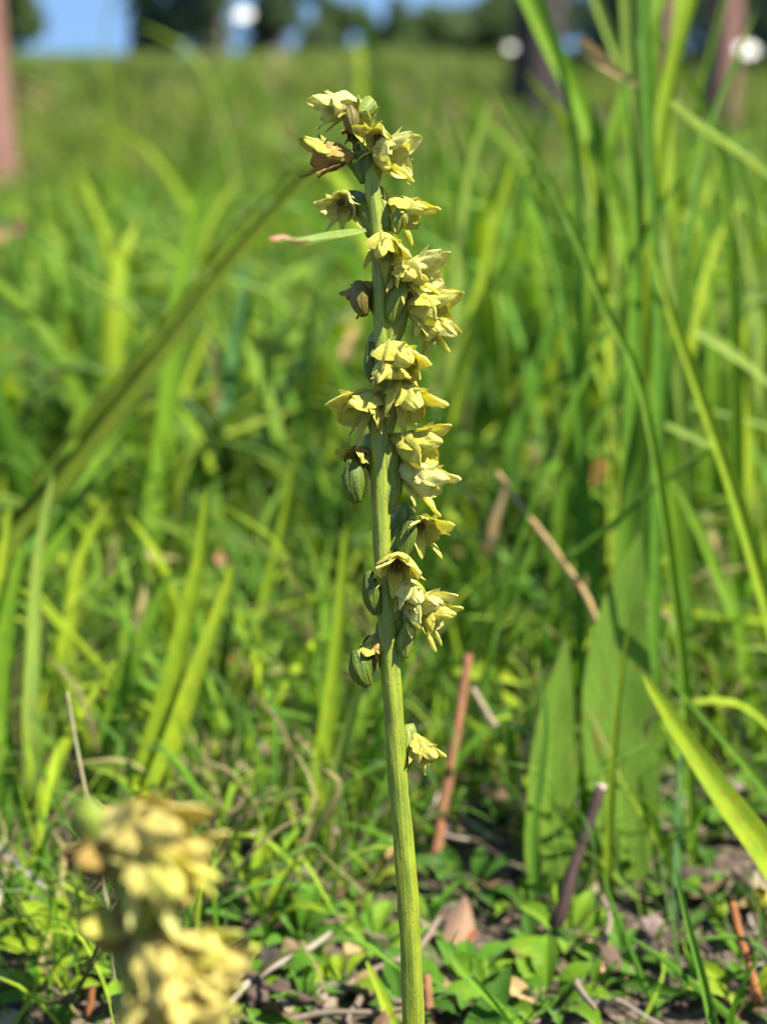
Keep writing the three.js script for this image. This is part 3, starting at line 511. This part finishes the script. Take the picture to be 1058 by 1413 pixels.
[['topmost of the four dry grey straws beside the blurred orchid', [[-20, 1150], [40, 1205], [80, 1238], [112, 1268]], 9], ['second dry grey straw from the top beside the blurred orchid', [[20, 1220], [60, 1248], [105, 1272]], 10], ['dry grey straw rising to the right at the left edge', [[-20, 1308], [40, 1292], [112, 1268]], 9], ['lowest short dry grey straw by the blurred orchid', [[72, 1298], [95, 1303], [118, 1310]], 9]]
  .forEach(([label, p, w]) => blade(label, p, 0.262, w, M.grey, { rooted: false, name: 'dry_straw', cat: 'straw', face: V(0, 0.8, 0.6) }));
rod('dry twig lying on the soil left of the orchid stem', [[330, 1110], [345, 1075], [318, 1045]], 0.3, 8, M.stickPale, { rooted: false, name: 'stick', cat: 'stick' });
rod('dark slanting stalk on the litter between the two orchids', [[415, 1260], [380, 1180], [345, 1110], [318, 1050]], [0.275, 0.3], 9, M.dark);
// white flower heads far behind
function daisy(label, x, y, d, dia) {
  const c = at(x, y, d), base = V(c.x - 0.02, terrain(c.x - 0.02, c.z), c.z), t = thing('white_flower', label, 'flower', base), h = c.clone().sub(base);
  part('stalk', rodGeo([V(0, -0.01, 0), V(0.005, h.y * 0.5, 0), h], () => dia * 0.035, { n: 12, m: 7 }), M.mid, t);
  for (let i = 0; i < 14; i++) part('petal', petalGeo({ L: dia * 0.5, W: dia * 0.17, c0: 0.1, c1: -0.25, cup: 0.15, th: 0.02, n: 5, m: 4 }).rotateZ(0).translate(0, 0, dia * 0.1).rotateY(i / 14 * 6.283).rotateX(0.7).translate(h.x, h.y, h.z), M.white, t);
  part('flower_eye', new THREE.SphereGeometry(dia * 0.15, 14, 10).scale(1, 0.5, 1).rotateX(0.7).translate(h.x, h.y, h.z), M.yellow, t);
}
daisy('white flower head low over the grass left of the dark trunk', 704, 66, 2.6, 0.018);
daisy('white flower head behind the reddish pine at the right edge', 1030, 68, 2.2, 0.034);
daisy('white flower head on the skyline left of the orchid tip', 336, 20, 2.4, 0.03);
// ---------------------------------------------------------------- low herbs on the soil
function leafletGeo(L, W, seed, teeth = 5) {                 // an obovate leaflet with a sunken midrib, side folds and a toothed edge
  const n = 12, m = 6, pos = [], uv = [], idx = [];
  for (let i = 0; i <= n; i++) {
    const s = i / n, w = W / 2 * (Math.pow(Math.sin(Math.PI * Math.pow(Math.min(0.985, 0.05 + 0.95 * s), 1.25)), 0.85) + 0.04) * (1 + 0.10 * Math.abs(((s * teeth) % 1) - 0.5) * 2 * (s > 0.3 ? 1 : 0));
    for (let k = 0; k <= m; k++) {
      const u = k / m * 2 - 1;
      pos.push(u * w, L * (0.16 * Math.sin(s * 2.4) - 0.12 * s * s) + w * 0.55 * Math.abs(u) + W * 0.05 * Math.cos((s * 6 - Math.abs(u)) * 6.28) * Math.abs(u), s * L); uv.push(k / m, s + seed * 0.13);
      if (i < n && k < m) { const q = i * (m + 1) + k; idx.push(q, q + m + 1, q + 1, q + 1, q + m + 1, q + m + 2); }
    }
  }
  return finish(pos, uv, idx);
}
function makeHerb(name, label, mat, { leaves, L, W, rise, petiole, seed, teeth }) {
  const q = rng(seed), t = new THREE.Group(); t.name = numbered(name); tag(t, label, 'herb', null);
  for (let i = 0; i < leaves; i++) {
    const a = i / leaves * 6.283 + rr(-0.3, 0.3, q), up = rr(rise[0], rise[1], q), k = rr(0.7, 1.15, q), pl = petiole * k;
    const g = leafletGeo(L * k, W * k * rr(0.85, 1.15, q), i, teeth).rotateZ(rr(-0.3, 0.3, q)).rotateX(-up + 0.15).translate(0, 0, pl).rotateX(0);
    g.rotateY(a).translate(0, Math.sin(up) * pl, 0); part('leaflet', g, mat, t);
    part('leaf_stalk', rodGeo([V(0, 0, 0), V(Math.sin(a) * pl * 0.5, Math.sin(up) * pl * 0.7, Math.cos(a) * pl * 0.5), V(Math.sin(a) * pl * 1.05, Math.sin(up) * pl * 1.05, Math.cos(a) * pl * 1.05)], () => 0.0004, { n: 6, m: 6 }), M.herb, t);
  }
  return t;
}
const herbKinds = [
  makeHerb('low_herb', 'bright green herb with a fan of glossy leaflets at the foot of the dark stub', M.herbPale, { leaves: 7, L: 0.0105, W: 0.0044, rise: [0.25, 0.9], petiole: 0.002, seed: 3, teeth: 6 }),
  makeHerb('low_herb', 'deep green herb of toothed leaflets right of the orchid stem at the bottom', M.herb, { leaves: 8, L: 0.0115, W: 0.0048, rise: [0.15, 0.8], petiole: 0.003, seed: 8, teeth: 7 }),
  makeHerb('low_herb', 'dark green herb with narrow leaves behind the brown stick foot', M.herbDark, { leaves: 7, L: 0.012, W: 0.0042, rise: [0.2, 1.0], petiole: 0.003, seed: 14, teeth: 4 }),
  makeHerb('round_leaf_herb', 'round leaved small herb beside the bluish blade at lower right', M.herbPale, { leaves: 6, L: 0.006, W: 0.0056, rise: [0.1, 0.7], petiole: 0.007, seed: 23, teeth: 3 }),
];
herbKinds.push(
  makeHerb('low_herb', 'fine leaved yellow green herb left of the orchid stem foot', M.herbPale, { leaves: 14, L: 0.009, W: 0.0018, rise: [0.3, 1.3], petiole: 0.002, seed: 41, teeth: 3 }),
  makeHerb('low_herb', 'mid green narrow leaved herb below the narrow dark leaf', M.mid, { leaves: 9, L: 0.016, W: 0.0032, rise: [0.2, 1.1], petiole: 0.002, seed: 52, teeth: 3 }));
const herbSpots = [[0, 785, 1308], [1, 640, 1385], [2, 650, 1235], [3, 905, 1215], [4, 500, 1290], [5, 815, 1180]];
const herbMore = [
  [1, 690, 1395, 'deep green herb at the bottom edge right of the stem'], [2, 735, 1330, 'dark herb between the bottom herbs and the bright fan'], [5, 595, 1290, 'bright herb touching the right side of the orchid stem'], [1, 470, 1375, 'green herb left of the orchid stem at the bottom'], [0, 410, 1310, 'bright herb halfway between the two orchids'],
  [4, 420, 1400, 'deep green herb at the bottom edge between the two orchids'], [2, 500, 1230, 'dark herb left of the orchid stem near the pink scrap'], [0, 560, 1180, 'bright herb behind the orchid stem beside the brown stick'], [5, 355, 1290, 'green herb right of the blurred orchid flowers'], [3, 350, 1390, 'round leaved herb at the bottom right of the blurred orchid'],
  [2, 60, 1390, 'dark herb in the lower left corner'], [4, 40, 1290, 'green herb under the dry grey straws'], [0, 85, 1330, 'bright herb left of the blurred orchid base'], [3, 80, 1120, 'round leaved herb behind the hair thin stalk'], [5, 30, 1140, 'green herb by the left edge dark leaf'], [2, 150, 1090, 'dark herb behind the blurred orchid tip'],
  [1, 860, 1340, 'green herb right of the bright fan of leaflets'], [4, 820, 1390, 'dark herb at the bottom edge below the bright fan'], [3, 935, 1380, 'round leaved herb beside the folded narrow blade'], [2, 1030, 1400, 'dark herb in the lower right corner'], [5, 995, 1262, 'yellowish herb beside the forked orange stalk'], [1, 1020, 1130, 'green herb under the broad lime blade'],
  [3, 690, 1120, 'round leaved herb between the stick and the broad leaves'], [4, 680, 1060, 'dark herb right of the brown stick'], [1, 400, 1130, 'green herb left of the yellow green blade foot'], [3, 430, 1060, 'round leaved herb on the litter left of the stem'], [5, 310, 1070, 'dark herb by the lime pair feet'], [0, 395, 1040, 'bright herb left of the lower stem'],
  [1, 560, 1410, 'green herb crowding the foot of the orchid stem'], [4, 780, 1230, 'dark herb around the dark stub'], [1, 960, 1170, 'green herb below the grey green blade'], [2, 260, 1230, 'dark herb behind the blurred orchid gap'], [5, 470, 1130, 'round leaved herb under the light leaning blade'], [1, 200, 1380, 'green herb behind the blurred orchid stem'],
  [0, 720, 1260, 'bright herb left of the dark stub foot'], [4, 610, 1130, 'dark herb at the brown stick middle'], [1, 515, 1320, 'green herb just left of the lower stem'], [1, 755, 1400, 'fresh green herb at the bottom below the level leaf'],
];
function setHerb(o, x, y) { const p = groundAt(x, y); o.position.set(p.x, terrain(p.x, p.z) + 0.001, p.z); o.rotation.set(rr(-0.1, 0.25), rr(0, 6.28), rr(-0.15, 0.15)); o.scale.setScalar(rr(0.55, 1.0)); }
herbKinds.forEach((h, i) => { h.userData.group = 'low herbs on the litter'; setHerb(h, herbSpots[i][1], herbSpots[i][2]); scene.add(h); });
herbMore.forEach(([k, x, y, label]) => { const c = herbKinds[k].clone(); c.name = numbered(k === 3 ? 'round_leaf_herb' : 'low_herb'); c.userData.label = label; setHerb(c, x, y); const skin = [M.herb, M.herbPale, M.herbDark, M.mid, M.green, M.bright][Math.floor(R() * 6)]; c.children.forEach((l, i) => { if (l.name.startsWith('leaflet')) l.material = R() < 0.06 ? M.tan : R() < 0.75 ? skin : M.herb; }); scene.add(c); });
blade('light green leaf lying level left of the bright fan', [[770, 1303], [710, 1312], [640, 1345]], [0.258, 0.25], 32, M.herbPale, { shape: 'lance', rooted: false, face: V(0, 0.8, 0.6), name: 'herb_leaf', cat: 'leaf' });
blade('dark green leaf slanting down right of the bright fan', [[790, 1318], [860, 1350], [960, 1378]], [0.256, 0.245], 24, M.herbDark, { shape: 'lance', rooted: false, face: V(0, 0.8, 0.6), name: 'herb_leaf', cat: 'leaf' });
blade('light green strap leaf slanting between the orchids', [[395, 1290], [440, 1325], [490, 1372]], [0.258, 0.246], 26, M.herbPale, { shape: 'lance', rooted: false, face: V(0, 0.8, 0.6), name: 'herb_leaf', cat: 'leaf' });
blade('upright green leaf on the litter right of the blurred orchid', [[355, 1305], [356, 1270], [360, 1228]], [0.262, 0.266], 22, M.mid, { shape: 'lance', name: 'herb_leaf', cat: 'leaf' });
blade('green leaf lying level above the round leaved herb', [[340, 1085], [380, 1075], [425, 1068]], [0.315, 0.315], 34, M.mid, { shape: 'lance', rooted: false, face: V(0, 0.8, 0.6), name: 'herb_leaf', cat: 'leaf' });
blade('dark leaf at the bottom edge beside the deep green herb', [[640, 1440], [680, 1385], [705, 1330]], [0.232, 0.24], 40, M.herbDark, { shape: 'lance', name: 'herb_leaf', cat: 'leaf' });
[['yellow green bud left of the dark stub', 785, 1168, 0.285, 0.0019, M.lime], ['pale yellow bud behind the round leaved herb by the stick', 690, 1113, 0.305, 0.0023, M.yellow], ['yellow green bud left of the forked orange stalk', 990, 1252, 0.26, 0.0022, M.lime], ['yellow bud right of the forked orange stalk', 1046, 1238, 0.26, 0.0028, M.yellow]].forEach(([label, x, y, d, r, mat], i) => {
  const c = at(x, y, d), t = thing('bud', label, 'bud', V(c.x, terrain(c.x, c.z), c.z)), h = c.y - t.position.y;
  part('stalk', rodGeo([V(0, -0.002, 0), V(0.001, h * 0.5, 0.001), V(0, h, 0)], () => 0.0004, { n: 8, m: 6 }), M.herb, t);
  for (let k = 0; k < 5; k++) part('petal', ring(petalGeo({ L: r * 2.1, W: r * 1.7, c0: 0.9, c1: -0.9, cup: 0.6, th: 0.04 }), r * 0.15, k * 1.2566).rotateX(-1.35).translate(0, h - r, 0), mat, t);
});
// ---------------------------------------------------------------- the orchids
const fv = [0, 1, 2, 3, 4].map(k => {                           // four shapes of flower, one unit long
  const q = rng(700 + k), j = (a, b) => rr(a, b, q), spread = [0.12, 0.35, 0.22, 0.0, 0.3][k], face = k === 4;
  const P = o => petalGeo({ rag: 0.26, sd: k * 7 + Math.floor(q() * 40), m: 10, n: 15, ...o });
  const lipMid = P({ L: face ? 0.66 : 0.9, W: 0.24, a: 0.3, b: 0.7, c0: 0.2, c1: 0.5 + spread, cup: 0.25, th: 0.04 });
  const lob = s => P({ L: 0.5, W: 0.14, a: 0.5, b: 0.8, c0: 0.25, c1: 0.45 + spread, cup: 0.2, th: 0.05, m: 6 }).translate(0, 0.07, 0.2);
  const winged = s => mergeGeometries([                        // a petal with a small lobe at each side
    P({ L: j(0.78, 0.94), W: 0.38, a: 0.42, b: 0.55, c0: 0.42, c1: j(-0.1, 0.35) + spread * 0.7, cup: 0.4, th: 0.035, skew: 0.08 * s }),
    P({ L: 0.34, W: 0.12, a: 0.5, b: 0.8, c0: 0.3, c1: 0.6, cup: 0.2, th: 0.05, n: 7, m: 5 }).rotateY(0.75).translate(0.03, 0.11, 0.3), P({ L: 0.3, W: 0.12, a: 0.5, b: 0.8, c0: 0.3, c1: 0.6, cup: 0.2, th: 0.05, n: 7, m: 5 }).rotateY(-0.75).translate(-0.03, 0.11, 0.3)]);
  return {
    dorsal: ring(P({ L: face ? 0.46 : 0.66, W: face ? 0.62 : 0.72, a: 0.42, b: 0.36, c0: face ? 0.75 : 0.6, c1: face ? 0.1 : -0.65 + spread, cup: 0.6, th: 0.035 }), 0.08, 0),
    side: [1, -1].map(s => ring(P({ L: face ? 0.5 : 0.68, W: face ? 0.52 : 0.52, a: 0.45, b: 0.55, c0: 0.55 + spread * 0.5, c1: face ? 0.15 : 0.05 + spread, cup: 0.5, th: 0.035 }), 0.07, s * j(1.85, 2.1))),
    petal: [1, -1].map(s => ring(winged(s), 0.07, s * j(0.85, 1.05))),
    lip: mergeGeometries([ring(lipMid, 0.07, Math.PI), ring(lob(1), 0.09, Math.PI, 0.62), ring(lob(-1), 0.09, Math.PI, -0.62)]),
    column: mergeGeometries([new THREE.SphereGeometry(0.048, 12, 8).scale(0.8, 1.3, 1.2).translate(0.035, 0.08, 0.28), new THREE.SphereGeometry(0.048, 12, 8).scale(0.8, 1.3, 1.2).translate(-0.035, 0.08, 0.28)]),
    cup: new THREE.LatheGeometry([[0.001, -0.16], [0.07, -0.14], [0.115, -0.06], [0.14, 0.04], [0.15, 0.14], [0.12, 0.1], [0.06, 0.0], [0.001, -0.02]].map(p => new THREE.Vector2(...p)), 16).rotateX(Math.PI / 2),
  };
});
const bractGeo = petalGeo({ L: 1, W: 0.3, a: 0.3, b: 1.0, c0: 0.1, c1: 0.35, cup: 0.6, th: 0.03, n: 10 });
const LOOKS = { gold: [M.petalGold, M.petalGold, M.petal], cream: [M.petalGold, M.petal, M.petalPale],
  yellow: [M.sepal, M.petal, M.petal], pale: [M.petalPale, M.petalPale, M.petal], green: [M.petalGreen, M.petalGreen, M.petalGreen], brown: [M.petalBrown, M.sepal, M.petalBrown], allBrown: [M.petalBrown, M.petalBrown, M.petalBrown],  // brown looks: some flowers are brown, on others shade is put into colour
};
function addFlower(plant, origin, axis, d, { x, y, ang, tw, s, look = 'yellow', kind = 0, roll = 0, dz = 0, drop = 0.6, bract = 0 }) {
  const q = rng(Math.round(x * 31 + y)), L = s * 1.15 * PXM * d, c = at(x, y, d + dz);
  const right = V(1, 0, 0), toward = FWD.clone().negate(), a = ang * Math.PI / 180, k = Math.sqrt(1 - tw * tw);
  const f = right.clone().multiplyScalar(Math.cos(a) * k).addScaledVector(UPC, Math.sin(a) * k).addScaledVector(toward, tw).normalize();
  const upw = UPC.clone().addScaledVector(f, -UPC.dot(f)); if (upw.lengthSq() < 0.02) upw.copy(toward); upw.normalize();
  const side = upw.clone().cross(f).normalize(), m = new THREE.Matrix4().makeBasis(side, upw, f);
  const fl = new THREE.Group(); fl.name = 'flower'; plant.add(fl);
  const bell = c.clone().addScaledVector(f, -L * 0.42);         // the base of the bell
  const ax = axis(y + s * 0.55), foot = ax.clone();
  const out = bell.clone().sub(ax); out.addScaledVector(UPC, -out.dot(UPC)); if (out.lengthSq() > 1e-9) foot.addScaledVector(out.clone().normalize(), 0.0009);
  const [mS, mP, mL] = LOOKS[look], v = fv[kind];
  fl.position.copy(bell).sub(origin); fl.quaternion.setFromRotationMatrix(m); fl.rotateZ(roll + rr(-0.15, 0.15, q));
  const inv = fl.matrixWorld.clone().compose(bell, fl.quaternion, V(1, 1, 1)).invert();
  const add = (n, g, mat, yaw = 0) => { const o = part(n, g, mat, fl); o.scale.setScalar(L); o.rotation.set(rr(-0.09, 0.09, q), rr(-0.12, 0.12, q), 0); return o; };
  add('sepal', v.dorsal, mS); v.side.forEach(g => add('sepal', g, mS)); v.petal.forEach(g => add('petal', g, mP)); add('lip', v.lip, mL); add('column', v.column, M.column); add('flower_base', v.cup, mS);
  const p0 = foot.clone().applyMatrix4(inv), p3 = V(0, 0, -L * 0.12), gap = p0.distanceTo(p3);
  const upL = UPC.clone().transformDirection(inv), p1 = p0.clone().addScaledVector(upL, gap * drop * 0.55).lerp(p3, 0.2), p2 = p3.clone().add(V(0, 0, -gap * 0.3));
  const rO = Math.min(0.00155, Math.max(0.0007, L * 0.16));
  const ov = part('ovary', rodGeo([p0, p1, p2, p3], t => rO * (0.55 + 0.75 * Math.sin(Math.PI * Math.min(1, t * 0.95)) - 0.1 * t), { n: 18, m: 15, ridge: 0.13, lobes: 3, spin: 5 }), look === 'pale' || look === 'yellow' || look === 'gold' || look === 'cream' ? M.ovaryLight : M.ovary, fl);
  if (bract) {
    const b = part('bract', bractGeo, M.bract, fl); b.scale.setScalar(bract * PXM * d); b.position.copy(p0);
    const dir = p3.clone().sub(p0).normalize().addScaledVector(upL, 0.9).normalize(), tow = toward.clone().transformDirection(inv);
    const sd = tow.clone().cross(dir).normalize(); b.quaternion.setFromRotationMatrix(new THREE.Matrix4().makeBasis(sd, dir.clone().cross(sd), dir));
  }
  return fl;
}
M.ovaryLight = M.ovary.clone(); M.ovaryLight.color.setRGB(0.17, 0.23, 0.025); M.ovaryBrown = M.ovary.clone(); M.ovaryBrown.color.setRGB(0.15, 0.12, 0.02);
function orchid(label, stemPx, d, widths, flowers, pods = [], name = 'orchid') {
  const pts = stemPx.map(([x, y]) => at(x, y, d)), low = pts[0], foot = V(low.x + 0.002, 0, low.z + 0.004); foot.y = terrain(foot.x, foot.z) - 0.004; pts.unshift(foot.clone().lerp(low, 0.5), low.clone().lerp(foot, 0.1)); pts.splice(2, 1); pts.unshift(foot);
  const plant = thing(name, label, 'orchid', foot);
  const axis = y => { let i = 0; while (i < stemPx.length - 2 && stemPx[i + 1][1] > y) i++; const [x0, y0] = stemPx[i], [x1, y1] = stemPx[i + 1], t = Math.max(0, Math.min(1, (y - y0) / (y1 - y0))); return at(lerp(x0, x1, t), lerp(y0, y1, t), d); };
  part('stem', rodGeo(pts.map(p => p.clone().sub(foot)), s => lerp(widths[0], widths[1], Math.pow(s, 1.3)) * PXM * d / 2 * (1 - 0.5 * sstep(0.95, 1, s)), { n: 90, m: 24, ridge: 0.022, lobes: 5, spin: 9, wob: 0.13 }), M.stem, plant);
  flowers.forEach(f => addFlower(plant, foot, axis, d, f));
  pods.forEach(([x, y, w, h, tilt, mat, dz]) => {              // plump ovaries of flowers that have withered or turned away
    const c = at(x, y, d + (dz ?? 0)).sub(foot), e = V(Math.sin(tilt), 0, 0).addScaledVector(UPC, Math.cos(tilt)).multiplyScalar(h * PXM * d * 0.46), r = w * 0.34 * PXM * d;
    part('ovary', rodGeo([c.clone().sub(e), c.clone().addScaledVector(e, -0.3).add(V(-0.0002, 0, 0)), c.clone().addScaledVector(e, 0.4), c.clone().add(e)], t => r * (0.12 + 0.95 * Math.pow(Math.sin(Math.PI * (0.06 + 0.88 * t)), 0.7)), { n: 20, m: 21, ridge: 0.08, lobes: 6, spin: 4, wob: 0.1, seed: x }), mat, plant);
  });
  for (let i = 0; i < 3; i++) {                              // leaves at the foot, below the frame
    const a = i * 1.5 + 2.2; part('leaf', bladeGeo([V(0, 0.004, 0), V(Math.sin(a) * 0.012, 0.008, Math.cos(a) * 0.012), V(Math.sin(a) * 0.035, 0.012, Math.cos(a) * 0.035), V(Math.sin(a) * 0.055, 0.008, Math.cos(a) * 0.055)], s => 0.011 * PROFILE.lance(s), { face: V(0, 1, 0.1) }), M.mid, plant);
  }
  return plant;
}
orchid('slender upright orchid in focus with a spike of small yellow green flowers', [[570, 1430], [566, 1300], [556, 1160], [546, 1040], [540, 940], [534, 850], [527, 740], [524, 640], [524, 540], [526, 440], [522, 340], [512, 250], [497, 170]], 0.19, [32, 20], [
  { x: 462, y: 148, ang: 192, tw: 0.35, s: 66, look: 'pale', kind: 0, drop: 0.9 },
  { x: 502, y: 162, ang: 60, tw: 0.3, s: 46, look: 'green', kind: 3, drop: 0.3 },
  { x: 490, y: 180, ang: 250, tw: 0.6, s: 44, look: 'allBrown', kind: 3 },
  { x: 447, y: 214, ang: 178, tw: 0.1, s: 68, look: 'brown', kind: 3 },
  { x: 517, y: 194, ang: 200, tw: 0.9, s: 58, look: 'yellow', kind: 4, dz: -0.002 },
  { x: 547, y: 212, ang: -4, tw: 0.4, s: 78, look: 'pale', kind: 1, bract: 60 },
  { x: 468, y: 288, ang: 235, tw: 0.86, s: 66, look: 'pale', kind: 4 },
  { x: 564, y: 292, ang: -32, tw: 0.3, s: 66, look: 'yellow', kind: 2, bract: 66 },
  { x: 534, y: 345, ang: -70, tw: 0.65, s: 66, look: 'yellow', kind: 0, dz: -0.002 },
  { x: 588, y: 372, ang: 2, tw: 0.4, s: 76, look: 'pale', kind: 1 },
  { x: 563, y: 385, ang: -60, tw: 0.7, s: 54, look: 'yellow', kind: 0, dz: -0.002 },
  { x: 498, y: 408, ang: 215, tw: -0.35, s: 50, look: 'allBrown', kind: 3, dz: 0.002 },
  { x: 600, y: 428, ang: -12, tw: 0.35, s: 84, look: 'yellow', kind: 1 },
  { x: 592, y: 452, ang: -62, tw: 0.35, s: 58, look: 'yellow', kind: 2 },
  { x: 553, y: 500, ang: -55, tw: 0.7, s: 84, look: 'yellow', kind: 0, dz: -0.002, bract: 50 },
  { x: 495, y: 566, ang: 222, tw: 0.55, s: 78, look: 'yellow', kind: 1, dz: -0.001 },
  { x: 563, y: 556, ang: -64, tw: 0.5, s: 78, look: 'yellow', kind: 2, dz: -0.002 },
  { x: 584, y: 618, ang: -14, tw: 0.3, s: 84, look: 'yellow', kind: 1 },
  { x: 589, y: 664, ang: -28, tw: 0.3, s: 80, look: 'pale', kind: 3 },
  { x: 491, y: 634, ang: 225, tw: 0.88, s: 56, look: 'brown', kind: 4, drop: 1.2 },
  { x: 584, y: 738, ang: -52, tw: 0.84, s: 76, look: 'yellow', kind: 4, bract: 62 },
  { x: 546, y: 792, ang: 262, tw: 0.9, s: 80, look: 'yellow', kind: 4, dz: -0.003 },
  { x: 588, y: 842, ang: -18, tw: 0.45, s: 82, look: 'pale', kind: 1, bract: 60 },
  { x: 570, y: 825, ang: -65, tw: 0.55, s: 58, look: 'pale', kind: 2, dz: -0.002 },
  { x: 512, y: 898, ang: 245, tw: 0.55, s: 48, look: 'brown', kind: 3, bract: 58, drop: 1.1 },
  { x: 587, y: 1038, ang: -52, tw: 0.5, s: 50, look: 'yellow', kind: 3, drop: 0.2 },
  { x: 602, y: 455, ang: -48, tw: 0.1, s: 66, look: 'pale', kind: 1, dz: 0.001 },
  { x: 540, y: 520, ang: -80, tw: 0.5, s: 60, look: 'yellow', kind: 1, dz: -0.003 },
  { x: 600, y: 852, ang: -30, tw: 0.2, s: 60, look: 'yellow', kind: 2, dz: 0.001 },
], [[489, 664, 42, 66, -0.15, M.ovary, -0.001], [514, 818, 36, 66, -0.2, M.ovary, -0.001], [499, 922, 40, 58, -0.35, M.ovary, -0.001], [498, 412, 36, 54, -0.2, M.ovaryBrown], [562, 744, 34, 62, 0.25, M.ovary, -0.001], [562, 880, 32, 62, 0.15, M.ovaryLight, -0.001], [513, 500, 26, 62, -0.1, M.ovary], [553, 300, 28, 50, 0.3, M.ovaryLight, -0.001], [548, 415, 34, 66, 0.3, M.ovaryLight, -0.001], [486, 165, 30, 44, -0.3, M.ovaryBrown, -0.0012]]);
orchid('out of focus nearer orchid with yellow flowers at lower left', [[222, 1640], [214, 1500], [200, 1380], [192, 1280], [190, 1200], [196, 1160]], 0.127, [34, 28], [
  { x: 215, y: 1152, ang: -12, tw: 0.35, s: 142, look: 'gold', kind: 0, roll: 0.2, dz: -0.001 },
  { x: 230, y: 1219, ang: -38, tw: 0.45, s: 125, look: 'cream', kind: 3, dz: -0.003 },
  { x: 140, y: 1186, ang: 205, tw: 0.6, s: 95, look: 'allBrown', kind: 2 },
  { x: 150, y: 1286, ang: 200, tw: 0.4, s: 95, look: 'brown', kind: 3 },
  { x: 268, y: 1326, ang: -12, tw: 0.35, s: 129, look: 'cream', kind: 1 },
  { x: 236, y: 1366, ang: -50, tw: 0.6, s: 112, look: 'gold', kind: 2, dz: -0.003 },
  { x: 268, y: 1402, ang: -8, tw: 0.4, s: 129, look: 'gold', kind: 1, dz: -0.002 },
  { x: 180, y: 1150, ang: 30, tw: 0.5, s: 110, look: 'gold', kind: 3, dz: -0.001 },
  { x: 255, y: 1185, ang: -5, tw: 0.3, s: 100, look: 'gold', kind: 2 },
  { x: 225, y: 1330, ang: -30, tw: 0.6, s: 110, look: 'gold', kind: 3, dz: -0.002 },
  { x: 300, y: 1345, ang: -12, tw: 0.2, s: 100, look: 'gold', kind: 2 },
  { x: 215, y: 1395, ang: -80, tw: 0.7, s: 110, look: 'gold', kind: 0, dz: -0.003 },
]);
{                                                           // the blurred bud on a leaf left of the upper flowers
  const p = bladePath([[508, 318], [455, 328], [420, 334], [386, 330]], 0.19, 0.15, false), b = p[0].clone(); p.forEach(q => q.sub(b));
  const t = thing('dry_tip_leaf', 'small green leaf with a peach tip pointing left from the upper spike', 'leaf', b);
  part('leaf_blade', bladeGeo(p, s => 0.0019 * PROFILE.lance(s * 0.9), { face: V(0, 0.6, 0.8), fold: 0.4 }), M.pale, t);
  part('leaf_tip', bladeGeo([p[2].clone().lerp(p[3], 0.1), p[2].clone().lerp(p[3], 0.6), p[3].clone().add(V(-0.0012, 0, 0))], s => 0.0021 * PROFILE.lance(0.15 + 0.84 * s), { face: V(0, 0.6, 0.8), fold: 0.3, n: 10 }), M.pink, t);
}

// ---------------------------------------------------------------- draw
const renderer = new THREE.WebGLRenderer({ antialias: true });
renderer.setSize(766, 1024);
renderer.toneMapping = THREE.LinearToneMapping;
renderer.toneMappingExposure = EXPOSURE;
renderer.shadowMap.enabled = true;
renderer.render(scene, camera);
